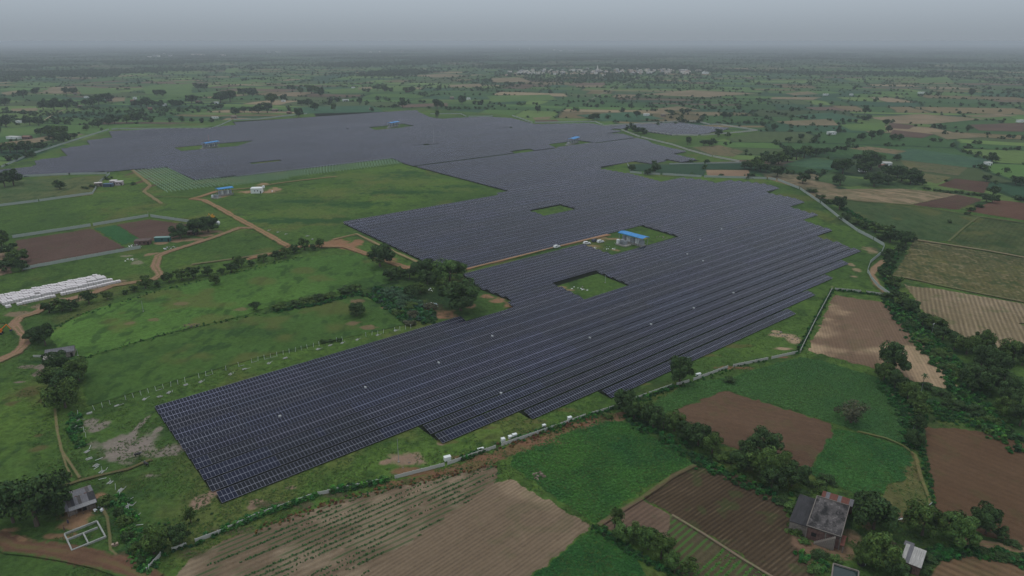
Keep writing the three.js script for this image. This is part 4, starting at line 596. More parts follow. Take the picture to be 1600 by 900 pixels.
// cartons of panels stacked on pallets in long lines
{
  const A = G(13, 480), B = G(186, 441), a = Math.atan2(-(B[1] - A[1]), B[0] - A[0]), L = Math.hypot(B[0] - A[0], B[1] - A[1]), ux = Math.cos(a), uz = -Math.sin(a), nx = -Math.sin(a), nz = -Math.cos(a), rr = rng(12);
  const wrap = std(alb(182, 176, 175), 0.7), wood = std([0.2, 0.15, 0.1], 0.9), carton = merge([box(1.06, 1.2, 2.25, -0.58, 0.75, 0), box(1.06, 1.14, 2.2, 0.58, 0.72, 0.03)]), pallet = box(2.25, 0.13, 2.3, 0, 0.065, 0), lid = merge([box(1.0, 0.05, 2.1, -0.58, 1.375, 0), box(1.0, 0.05, 2.05, 0.58, 1.315, 0.03)]);
  const proto = new THREE.Group(); part('carton', carton, wrap, proto); part('pallet', pallet, wood, proto); part('lid', lid, wrap, proto); let first = true;
  const LINES = [[0, 0, 1], [5.2, 0.0, 0.97], [7.7, 0, 0.97], [10.2, -0.12, 0.93], [12.7, -0.12, 0.93], [15.2, 0.0, 0.92], [17.7, 0.03, 0.9]];
  LINES.forEach(([d, from, to], li) => { let nth = 0; for (let s = from * L; s < to * L; s += 2.42) { if (rr() < 0.02 || (li === 2 && s > 0.72 * L && s < 0.96 * L)) continue; const o = first ? proto : proto.clone(); first = false; o.name = numbered('pallet_of_cartons'); o.position.set(A[0] + ux * s + nx * (d + 0.25 * (rr() - 0.5)), 0, A[1] + uz * s + nz * (d + 0.25 * (rr() - 0.5))); o.rotation.y = a + 0.12 * (rr() - 0.5); o.scale.y = (li ? 1.2 : 0.9) * (0.82 + 0.36 * rr()); nth = nth + 1; tag(o, li ? `pale wrapped carton on a pallet, ${ordinal(nth)} from left in the ${ordinal(li)} line of the block` : `pale wrapped carton on a pallet, ${ordinal(nth)} from left in the single front line`, 'pallet', li ? 'cartons in the broad stacked block' : 'cartons in the single front line'); scene.add(o); } });
}

// ================================================================ INVERTER STATIONS, CARS, MASTS
const blueSheet = std(alb(54, 156, 228), 0.5, { map: sheetTex }); blueSheet.name = 'blue_roof_sheet';
const greyPaint = std(alb(128, 132, 136), 0.6), darkPaint = std(alb(50, 56, 70), 0.6), plinthM = std(alb(176, 172, 164), 0.9, { map: grimeTex });
function station(proto, x, z, turn, s, label, sx = 1) { const o = proto; o.name = numbered('inverter_station'); o.position.set(x, 0, z); o.rotation.y = turn; o.scale.set(s * sx, s * 1.22, s); tag(o, label, 'inverter station', 'blue-roofed inverter stations in the solar farm'); scene.add(o); return o; }
const stationProto = (() => {
  const o = new THREE.Group(), sheet = new THREE.BoxGeometry(1.28, 0.06, 3.3);
  part('platform', merge([box(18.5, 0.9, 3.6, 0, 0.45, 0)]), plinthM, o);
  for (const s of [-1, 1]) { const r = part('roof', new THREE.BoxGeometry(20.4, 0.09, 3.35), blueSheet, o); r.position.set(0, 5.15, s * 1.6); r.rotation.x = s * 0.14; part('fascia', box(20.4, 0.35, 0.06, 0, 4.82, s * 3.25), blueSheet, o); }
  for (let i = 0; i < 6; i++) for (const s of [-1, 1]) part('post', box(0.2, 4.9, 0.2, -9.4 + i * 3.76, 2.45, s * 2.6), greyPaint, o);
  for (let i = 0; i < 5; i++) { const c = part('cabinet', box(2.7, 2.3, 1.5, -7.2 + i * 3.6, 2.05, 0), i % 2 ? white : greyPaint, o); part('door', box(1.1, 1.9, 0.05, -7.9 + i * 3.6, 2.0, 0.79), darkPaint, c); part('vent', box(0.9, 0.7, 0.05, -6.5 + i * 3.6, 2.5, 0.79), darkPaint, c); }
  part('handrail', merge([box(18.5, 0.07, 0.07, 0, 1.9, 1.78), ...[0, 1, 2, 3, 4, 5, 6].map((i) => box(0.07, 1, 0.07, -9 + i * 3, 1.4, 1.78))]), galv, o);
  part('steps', merge([0, 1, 2].map((i) => box(1.6, 0.3, 0.4, 7.5, 0.15 + 0.3 * i, 2.9 - 0.4 * i))), plinthM, o);
  return o;
})();
const transProto = (() => {
  const o = new THREE.Group();
  part('plinth', merge([box(6.5, 0.5, 5, 0, 0.25, 0), box(7.4, 0.12, 0.25, 0, 0.9, 2.7), box(7.4, 0.12, 0.25, 0, 0.9, -2.7)]), plinthM, o);
  part('tank', box(2.8, 1.9, 1.6, 0, 1.45, 0), greyPaint, o);
  for (const s of [-1, 1]) part('radiator', merge([0, 1, 2, 3, 4, 5].map((i) => box(0.1, 1.5, 0.9, -1 + i * 0.4, 1.45, s * 1.35))), greyPaint, o);
  for (let i = 0; i < 3; i++) part('bushing', cyl(0.13, 0.07, 0.8, -0.8 + i * 0.8, 2.4, 0.2, 8), std([0.3, 0.22, 0.16], 0.4), o);
  part('conservator', new THREE.CylinderGeometry(0.35, 0.35, 2.2, 12).rotateZ(Math.PI / 2).translate(0, 2.85, -0.8), greyPaint, o);
  part('kiosk', box(1.3, 2.2, 1.3, 2.6, 1.6, -1.2), white, o);
  return o;
})();
function transformer(o, x, z, turn, s, label) { o.name = numbered('transformer'); o.position.set(x, 0, z); o.rotation.y = turn; o.scale.setScalar(s); tag(o, label, 'transformer', 'transformers beside the inverter stations'); scene.add(o); }
{
  const T = TURN + Math.PI / 2;
  let [x, z] = G(989, 381); station(stationProto, x, z, T, 1.02, 'nearest blue-roofed inverter station, in the clearing with parked cars');
  [x, z] = G(974, 383); transformer(transProto, x, z, T, 1.25, 'grey transformer on a white plinth beside the nearest blue-roofed station');
  [x, z] = G(352, 305); station(stationProto.clone(), x, z, -0.75, 1.05, 'blue-roofed inverter station by the bend of the orange track', 0.62);
  [x, z] = G(338, 309.5); transformer(transProto.clone(), x, z, 0.3, 1, 'transformer on a plinth beside the station at the orange track');
  [x, z] = G(897, 224); station(stationProto.clone(), x, z, T - 0.25, 1.15, 'blue-roofed inverter station right of centre among the far panels');
  [x, z] = G(888, 226.5); transformer(transProto.clone(), x, z, T, 1.1, 'transformer beside the station right of centre among far panels');
  [x, z] = G(615, 198.5); station(stationProto.clone(), x, z, T - 0.3, 1.2, 'farthest blue-roofed inverter station near the back of the panels');
  [x, z] = G(608, 200); transformer(transProto.clone(), x, z, T, 1, 'transformer beside the farthest inverter station');
  [x, z] = G(330, 230.5); station(stationProto.clone(), x, z, T - 0.3, 1.1, 'blue-roofed inverter station on the left among the far panels');
  [x, z] = G(319, 232); transformer(transProto.clone(), x, z, T, 1.2, 'transformer beside the station on the left among far panels');
}
const rubber = std([0.03, 0.03, 0.03], 0.9), darkGlass = std([0.02, 0.025, 0.03], 0.15);
const carProto = (() => {
  const o = new THREE.Group(), ext = (pts, w, b = 0.06) => { const s = new THREE.Shape(pts.map((p) => new THREE.Vector2(...p))); const g = new THREE.ExtrudeGeometry(s, { depth: w - 2 * b, bevelEnabled: true, bevelSize: b, bevelThickness: b, bevelSegments: 2 }); g.translate(0, 0, -w / 2 + b); return g; };
  part('body', ext([[-2.1, 0.35], [2.1, 0.35], [2.15, 0.75], [1.9, 0.95], [0.95, 1.05], [-2.05, 1.08], [-2.15, 0.7]], 1.76), white, o);
  part('cabin', ext([[-1.95, 1.0], [0.95, 1.0], [0.3, 1.6], [-1.8, 1.62]], 1.56), white, o);
  part('windscreen', box(0.82, 0.04, 1.3, 0.72, 1.36, 0).translate(0, 0, 0), darkGlass, o).rotation.z = 0;
  for (const s of [-1, 1]) part('side_window', ext([[-1.7, 1.12], [0.6, 1.12], [0.22, 1.48], [-1.6, 1.5]], 0.06, 0.01).translate(0, 0, s * 0.8), darkGlass, o);
  for (const [x, s] of [[1.35, 1], [1.35, -1], [-1.35, 1], [-1.35, -1]]) { const w = part('wheel', new THREE.CylinderGeometry(0.34, 0.34, 0.22, 14).rotateX(Math.PI / 2).translate(x, 0.34, s * 0.8), rubber, o); part('rim', new THREE.CylinderGeometry(0.2, 0.2, 0.24, 10).rotateX(Math.PI / 2).translate(x, 0.34, s * 0.81), greyPaint, w); }
  for (const s of [-1, 1]) part('headlight', box(0.05, 0.15, 0.35, 2.16, 0.75, s * 0.6), greyPaint, o);
  return o;
})();
[[870, 387, TURN, 0, 'white car driving alone on the access track'], [917, 381.5, 0.3, 0, 'white car parked at the left of the three cars in the clearing'], [929, 377.5, 0.9, 1, 'dark grey car parked between two white cars'], [938, 379, 0.5, 0, 'white car parked right of the dark car in the clearing']].forEach(([px, py, a, dark, label], i) => {
  const o = i ? carProto.clone() : carProto, [x, z] = G(px, py); o.name = numbered('parked_car'); o.position.set(x, 0, z); o.rotation.y = a; o.scale.setScalar(1.1); if (dark) o.traverse((m) => { if (m.name === 'body' || m.name === 'cabin') m.material = darkPaint; }); tag(o, label, 'car'); scene.add(o);
});
// masts and poles: foot, height of the top in pixels
[[945.6, 442, 12, 'thin lightning mast in the small grass clearing among the panels', 0], [678, 224, 22, 'tall thin mast among the far panels', 0], [623, 722, 34, 'thin pale pole on the grass strip below the panels', 0], [224, 487, 17, 'pale pole on the bright green meadow', 0], [1455, 525, 20, 'pole standing in the right-hand hedge', 1], [1448, 812, 24, 'pale pole with insulators beside the grass plot', 1], [1438, 618, 18, 'thin pole below the small palm-like tree', 0], [232, 338, 8, 'short pole behind the wall corner of the brown plot', 0], [115, 556, 10, 'left one of two short posts behind the hut', 0], [122, 556, 11, 'right one of two short posts behind the hut', 0], [327, 224, 13, 'reddish mast behind the left far inverter station', 2], [1426, 676, 10, 'short pole by the green plot corner', 0]].forEach(([px, py, h, label, arms]) => {
  const [x, z] = G(px, py), s = metre(py), H = h * s / Math.sqrt(1 - (CAMH / depthAt(py)) ** 2), t = thing('pole', label, 'pole', x, z, 0.6), m = arms === 2 ? std(alb(150, 90, 80)) : galv;
  part('shaft', cyl(0.10 * Math.max(1, s * 1.8), 0.06 * Math.max(1, s * 1.8), H, 0, 0, 0, 6), m, t); part('foot', box(0.6, 0.25, 0.6, 0, 0.12, 0), plinthM, t);
  if (arms === 1) { part('crossarm', box(1.7, 0.12, 0.12, 0, H - 0.4, 0), galv, t); for (let k = -1; k < 2; k++) part('insulator', cyl(0.08, 0.05, 0.3, k * 0.7, H - 0.34, 0, 6), white, t); }
});

// ================================================================ BUILDINGS
const brickPink = std(alb(126, 96, 88), 0.9, { map: grimeTex }), plaster = std(alb(150, 140, 130), 0.9, { map: grimeTex }), oldRoof = std(alb(92, 86, 84), 0.9, { map: grimeTex }), asbestos = std(alb(120, 118, 122), 0.8, { map: sheetTex }), darkRoof = std(alb(62, 60, 62), 0.9, { map: grimeTex }), rust = std(alb(124, 74, 60), 0.9, { map: sheetTex }), dark = std([0.012, 0.011, 0.01], 0.9);
function rect(a, b, d, h) { const p = G(...a, h), q = G(...b, h), r = G(...d, h), W = Math.hypot(q[0] - p[0], q[1] - p[1]), D = Math.hypot(r[0] - p[0], r[1] - p[1]), turn = Math.atan2(-(q[1] - p[1]), q[0] - p[0]); return { x: (q[0] + r[0]) / 2, z: (q[1] + r[1]) / 2, W, D, turn }; }   // from three corners: back left, back right, front left; local x runs along the back, z to the front
{
  const f = rect([1277, 775], [1329, 791], [1259, 821], 4.2), { W, D } = f;
  const t = thing('farmhouse', 'flat-roofed old farmhouse with stained grey roof at the lower right', 'house', f.x, f.z, f.turn);
  part('wall', merge([box(W - 0.5, 3.9, 0.25, 0, 1.95, D / 2 - 0.6), box(W - 0.5, 3.9, 0.25, 0, 1.95, -D / 2 + 0.4), box(0.25, 3.9, D - 1, -W / 2 + 0.3, 1.95, 0), box(0.25, 3.9, D - 1, W / 2 - 0.3, 1.95, 0)]), brickPink, t);
  const roof = part('roof', box(W, 0.22, D, 0, 4.05, 0), std(alb(104, 98, 96), 0.9, { map: noiseTex(512, (x, y) => 150 + 150 * (fbm(x / 70, y / 70, 5) - 0.5) + 70 * ss(0.55, 0.8, fbm(x / 22 + 9, y / 14, 4)) + 30 * (hash2(x, y) - 0.5) - 70 * ss(0.55, 0.7, fbm(x / 90 + 30, y / 90, 3))) }), t);
  part('parapet', merge([box(W, 0.3, 0.18, 0, 4.31, -D / 2 + 0.09), box(0.18, 0.3, D - 0.4, -W / 2 + 0.09, 4.31, 0), box(0.18, 0.3, D - 0.4, W / 2 - 0.09, 4.31, 0), box(W, 0.16, 0.18, 0, 4.24, D / 2 - 0.09)]), plaster, roof);
  part('column', box(0.3, 3.9, 0.3, 0.6, 1.95, D / 2 - 0.42), plaster, t); part('column', box(0.3, 3.9, 0.3, W / 2 - 0.2, 1.95, D / 2 - 0.42), plaster, t); part('column', box(0.3, 3.9, 0.3, -W / 2 + 0.2, 1.95, D / 2 - 0.42), plaster, t);
  part('door', box(1.1, 2.1, 0.08, 2.2, 1.05, D / 2 - 0.42), dark, t); part('window', box(1.2, 1.1, 0.08, -2.2, 1.9, D / 2 - 0.44), dark, t); part('window', box(0.08, 1.1, 1.2, W / 2 - 0.14, 1.9, -1), dark, t);
  part('staircase', merge([0, 1, 2, 3, 4, 5, 6, 7, 8, 9, 10, 11].map((i) => box(0.42, 0.3 + 0.32 * i, 1.1, -1.6 + 0.4 * i, (0.3 + 0.32 * i) / 2, D / 2 + 0.35))), plaster, t);
  part('annex_wall', merge([box(4.2, 3.2, 0.2, -W / 2 - 2.1, 1.6, -D / 2 + 0.6), box(4.2, 3.2, 0.2, -W / 2 - 2.1, 1.6, D / 2 - 1.2), box(0.2, 3.2, D - 1.8, -W / 2 - 4.1, 1.6, -0.3)]), plaster, t); part('annex_roof', box(4.5, 0.16, D - 1.2, -W / 2 - 2.1, 3.28, -0.3), darkRoof, t, 'lower dark roof on the left side');
  for (let i = 0; i < 8; i++) { const s = part('roof_sheet', box(1.02, 0.05, 3.0), i % 3 === 1 ? asbestos : rust, t); s.position.set(-W / 2 + 1.6 + i * 1.0, 4.3 + 0.05 * (i % 2), -D / 2 - 1.5); s.rotation.x = 0.14; s.rotation.y = 0.06 * (hash2(i, 4) - 0.5); }
  part('lean_to_wall', box(8, 3.9, 0.2, -W / 2 + 5.1, 1.95, -D / 2 - 2.7), brickPink, t);
  part('side_slab', box(1.0, 0.2, 4.5, W / 2 + 0.5, 2.2, D / 2 - 1.6), rust, t, 'rusty sheets leaning on the right side');
  for (let i = 0; i < 3; i++) part('pillar', box(0.25, 2.1, 0.25, W / 2 + 0.8, 1.05, D / 2 + 0.4 - i * 1.9), plaster, t);
}
{
  const f = rect([1417, 850], [1449, 862], [1406, 874], 3), { W, D } = f, t = thing('shed', 'small white-roofed shed under the trees right of the farmhouse', 'shed', f.x, f.z, f.turn);
  part('wall', merge([box(W - 0.3, 2.8, 0.2, 0, 1.4, D / 2 - 0.3), box(W - 0.3, 2.8, 0.2, 0, 1.4, -D / 2 + 0.3), box(0.2, 2.8, D - 0.8, -W / 2 + 0.3, 1.4, 0), box(0.2, 2.8, D - 0.8, W / 2 - 0.3, 1.4, 0)]), brickPink, t);
  for (let i = 0; i < 5; i++) { const s = part('roof_sheet', box(W / 5 - 0.02, 0.06, D), i === 1 ? asbestos : std(alb(192, 188, 182), 0.7, { map: sheetTex }), t); s.position.set(-W / 2 + (i + 0.5) * W / 5, 2.95 + 0.02 * (i % 2), 0); s.rotation.x = 0.05; }
  part('door', box(1, 2, 0.08, 0, 1, D / 2 - 0.16), dark, t); part('porch_sheet', box(2.2, 0.06, 2, -W / 2 + 0.6, 2.6, -D / 2 - 0.9), asbestos, t);
}
{
  const f = rect([1307, 882], [1347, 894], [1293, 912], 0.9), { W, D } = f, t = thing('water_tank', 'open concrete water tank with dark green water at the bottom edge', 'water tank', f.x, f.z, f.turn);
  part('tank_wall', merge([box(W, 1.0, 0.3, 0, 0.5, -D / 2), box(W, 1.0, 0.3, 0, 0.5, D / 2), box(0.3, 1.0, D - 0.3, -W / 2, 0.5, 0), box(0.3, 1.0, D - 0.3, W / 2, 0.5, 0)]), plaster, t);
  const w = new THREE.MeshPhysicalMaterial({ roughness: 0.08 }); w.color.setRGB(0.014, 0.03, 0.026); part('water', box(W - 0.32, 0.1, D - 0.32, 0, 0.6, 0), w, t);
  const [x, z] = G(1345, 882), b = thing('storage_tank', 'round black storage tank between farmhouse and open water tank', 'tank', x, z); part('body', cyl(0.9, 0.9, 1.7, 0, 0.1, 0, 20), dark, b); part('lid', cyl(0.9, 0.3, 0.35, 0, 1.8, 0, 20), dark, b); part('pipe', bar([0.95, 0, 0.3], [0.95, 2.4, 0.3], 0.06), white, b);
  const [dx, dz] = G(1404, 815), d = thing('satellite_dish', 'white dish standing in the gap between the farm trees', 'dish', dx, dz, 0.4); part('bowl', new THREE.SphereGeometry(1.1, 18, 6, 0, 6.283, 0, 0.75).rotateX(Math.PI * 0.8).translate(0, 1.9, 0), white, d); part('stand', cyl(0.1, 0.08, 1.3), dark, d); part('feed', bar([0, 1.2, 0], [0.1, 2.0, 0.9], 0.04), galv, d);
}
{
  const f = rect([88, 773], [136, 757], [107, 796], 2.8), { W, D } = f, t = thing('farm_hut', 'long hut with grey corrugated sheet roof beside the huge tree', 'hut', f.x, f.z, f.turn), rr = rng(4);
  part('wall', merge([box(W - 1, 2.5, 0.2, 0, 1.25, -D / 2 + 0.5), box(0.2, 2.5, D - 1.6, -W / 2 + 0.6, 1.25, -0.3), box(0.2, 2.5, D - 1.6, W / 2 - 0.6, 1.25, -0.3), box(W * 0.3, 2.3, 0.2, -W * 0.3, 1.15, D / 2 - 1.1), box(W * 0.3, 1.2, 0.2, W * 0.3, 0.6, D / 2 - 1.1)]), plaster, t);
  for (const s of [-1, 1]) for (let i = 0; i < 9; i++) { const r = part('roof_sheet', box(W / 9 + 0.03, 0.05, D / 2 + 0.1), [asbestos, darkRoof, asbestos, oldRoof][Math.floor(rr() * 4)], t); r.position.set(-W / 2 + (i + 0.5) * W / 9, 2.72 + 0.02 * (i % 2), s * D / 4); r.rotation.x = s * 0.16; }
  for (let i = 0; i < 7; i++) { const r = part('roof_sheet', box(W / 8, 0.05, 1.5), std(alb(160, 158, 158), 0.8, { map: sheetTex }), t); r.position.set(-W / 2 + 0.8 + (i + 0.5) * W / 8, 2.45 + 0.015 * (i % 2), D / 2 - 0.3); r.rotation.x = 0.2; }
  for (let i = 0; i < 6; i++) part('ridge_stone', box(0.5 + 0.3 * rr(), 0.2, 0.35, -W / 2 + 1 + i * W / 6.6, 3.12, 0.2 * (rr() - 0.5)), i % 2 ? plaster : brickPink, t);
  for (let i = 0; i < 5; i++) part('post', box(0.14, 2.25, 0.14, -W / 2 + 0.6 + i * (W - 1.2) / 4, 1.12, D / 2 + 0.2), bark, t);
  part('doorway', box(1.2, 2, 0.06, 0.5, 1, D / 2 - 1.3), dark, t);
}
{
  const a = [101, 834], f = rect(a, [152, 814], [112, 860], 0.4), { W, D } = f, t = thing('ruined_foundation', 'low white foundation walls of a roofless house below the hut', 'foundation', f.x, f.z, f.turn), b = (x, z, w, d) => part('foundation_wall', box(w, 0.6, d, x, 0.3, z), slabM, t);
  b(0, -D / 2, W, 0.35); b(0, D / 2, W + 0.35, 0.35); b(-W / 2, 0, 0.35, D - 0.35); b(W / 2, 0, 0.35, D - 0.35); b(-0.2, -D / 2 + D * 0.36, W - 0.75, 0.32); b(-0.1, D * 0.18, 0.32, D * 0.6);
}
function house(px, py, w, d, h, turn, label, opt = {}) {
  const [x, z] = G(px, py), t = thing(opt.name ?? 'farm_building', label, opt.cat ?? 'building', x, z, turn), wm = opt.wall ?? plaster, rm = opt.roof ?? oldRoof;
  part('wall', box(w, h, d, 0, h / 2, 0), wm, t);
  if (opt.gable) for (const s of [-1, 1]) { const r = part('roof', box(w + 0.5, 0.1, d / 2 + 0.5), rm, t); r.position.set(0, h + d * 0.09, s * d / 4); r.rotation.x = s * 0.36; } else part('roof', box(w + 0.4, 0.2, d + 0.4, 0, h + 0.1, 0), rm, t);
  for (let i = 0; i < (opt.win ?? 2); i++) part('window', box(0.9, 0.9, 0.08, (i - ((opt.win ?? 2) - 1) / 2) * 2.4, h * 0.55, d / 2 + 0.03), dark, t);
  part('door', box(0.9, 1.9, 0.08, w / 2 - 0.9, 0.95, d / 2 + 0.035), dark, t); return t;
}
house(402, 301, 9, 7, 4.2, 0.12, 'small white flat-roofed building by the faint track', { wall: white, roof: white, win: 2 });
{ const [x, z] = G(412.5, 297.5), t = thing('water_tank', 'white round tank on a stand beside the small white building', 'water tank', x, z); part('stand', merge([0, 1, 2, 3].map((i) => box(0.15, 2.2, 0.15, (i % 2 - 0.5) * 1.2, 1.1, (Math.floor(i / 2) - 0.5) * 1.2))), galv, t); part('tank', cyl(0.95, 0.95, 1.9, 0, 2.2, 0, 14), white, t); part('lid', cyl(0.95, 0.2, 0.4, 0, 4.1, 0, 14), white, t); }
house(178, 288, 5, 6, 3.6, 0.2, 'left half of the pale pair of small site buildings', { wall: std(alb(150, 138, 138)), roof: std(alb(176, 170, 168)) });
house(187, 289, 6, 5, 3.4, 0.2, 'right half of the pale pair of small site buildings', { wall: std(alb(150, 138, 138)), roof: std(alb(176, 170, 168)) });
house(154.5, 291, 6, 4, 3.2, 0.4, 'small pale cabin at the wall corner on the left', { wall: plaster, roof: std(alb(176, 168, 164)) });
house(170, 291.5, 7.5, 4.5, 2.6, 0.05, 'dark blue tarpaulin shed between the site cabins', { wall: std(alb(56, 70, 84)), roof: std(alb(64, 84, 104)), win: 0 });
house(255, 377, 9.5, 3.2, 2.8, 0.14, 'green container with pale roof beside the brown plot', { wall: std(alb(36, 82, 76)), roof: std(alb(104, 130, 124)), win: 1, name: 'site_container', cat: 'container' });
house(224, 381, 9, 6, 2.6, 0.25, 'ruined brown hut at the corner of the brown plot', { wall: brickPink, roof: std(alb(112, 92, 84), 0.9, { map: grimeTex }) });
house(300, 366.5, 6, 4, 2.4, 0.2, 'pale-roofed hut hidden between the trees by the container', { wall: brickPink, roof: std(alb(150, 138, 128)) });
house(96, 556, 10, 6, 2.5, 0.45, 'grey sheet-roofed hut above the clump by the track bend', { wall: plaster, roof: asbestos, gable: 1 });
house(79, 564, 4, 4, 1.8, 0.45, 'small pale lean-to left of the grey hut', { wall: plaster, roof: std(alb(164, 156, 148)), win: 0 });
{ const l = P('52 558;78 558'), t = thing('boundary_wall', 'short pale wall joining the track to the grey hut', 'wall', ...l[0]); let n = 0; along(l, 2, (x, z, a, len) => { const p = part('wall_panel', box(len - 0.05, 0.9, 0.2), paleConcrete, t); p.position.set(x - l[0][0] + len / 2, 0.45, z - l[0][1]); p.rotation.y = a; n++; }); }
// farmsteads on the plain
[[22, 217, 24, 9, 3.6, 'long low shed with pale roof at the upper left edge', 1], [43, 217, 14, 8, 3.6, 'brick-red building beside the long low shed', 2], [125, 168, 12, 8, 4, 'pale farm building by the dark trees at upper left', 0], [136, 153, 14, 8, 4, 'pale shed on the light green fields, upper left', 1], [171, 158, 16, 9, 4, 'pale farm roof right of the trees at upper left', 0], [208, 160, 12, 9, 5, 'tan farm building left of the round dark tree', 2], [211, 155, 8, 8, 5, 'small white building among trees at upper left', 1], [235, 172, 10, 8, 4, 'reddish farm building under the trees at upper left', 2], [257, 165, 10, 7, 4, 'pale hut beside the hedge at upper left', 1], [310, 161, 12, 9, 4, 'brown farm building in the trees at upper left', 2], [338, 162, 10, 8, 4, 'pale farmhouse right of the brown farm building', 1], [336, 185, 14, 6, 3, 'low white shed by the far left panels', 1], [366, 185, 12, 8, 4, 'tan shed behind the left tip of the panels', 0], [430, 174, 14, 8, 4, 'tan shed behind the far panel edge', 0], [452, 178, 10, 7, 4, 'small reddish hut behind the far panel edge', 2], [443, 159, 10, 8, 4, 'pale hut in the trees behind the panels', 1], [540, 158, 18, 9, 4, 'long pale farm building behind the panels', 1], [552, 138, 14, 9, 4, 'pale shed among the fields behind the panels', 1], [637, 144, 16, 9, 4, 'reddish farm building far behind the panels', 2], [706, 155, 12, 9, 5, 'tan farmhouse behind the far panel edge', 0], [732, 156, 10, 9, 5, 'pale farmhouse right of the tan farmhouse', 1], [1010, 181, 14, 9, 4, 'white-roofed shed on the brown field right of centre', 1], [1036, 182, 10, 7, 4, 'small tan hut right of the white-roofed shed', 0], [1299, 210, 15, 9, 4, 'white-roofed farm building on the right-hand plain', 1], [1543, 258, 9, 6, 3.4, 'small pale hut under the tree at far right', 1], [1290, 149, 16, 8, 4, 'white low building by the hedge at right', 1], [1440, 146, 22, 10, 4, 'white shed on the far right plain', 1], [1594, 191, 14, 8, 4, 'white shed at the right edge of the photo', 1], [1385, 259, 12, 8, 4, 'pale farm building beside the dark trees at right', 1], [1347, 268, 9, 6, 3.4, 'small white hut below the paired dark trees', 1], [1378, 262, 8, 6, 3.4, 'brown hut beside the pale farm building at right', 2], [1330, 149, 10, 8, 4, 'tiny white hut on the right-hand horizon fields', 1], [118, 148, 9, 8, 4, 'tiny tan hut by the tan field at upper left', 0], [30, 192, 10, 7, 4, 'tiny pale hut at the left edge trees', 1], [580, 172, 9, 6, 3.4, 'tiny hut right behind the far panel edge', 0]].forEach(([x, y, w, d, h, label, k]) => house(x, y, w * 0.72, d * 0.8, h * 0.9, (hash2(x | 0, y | 0) - 0.5) * 0.7, label, { wall: [plaster, white, brickPink][k], roof: [std(alb(112, 102, 90)), std(alb(172, 170, 166)), std(alb(116, 88, 76))][k], gable: k !== 1, win: 1 }));
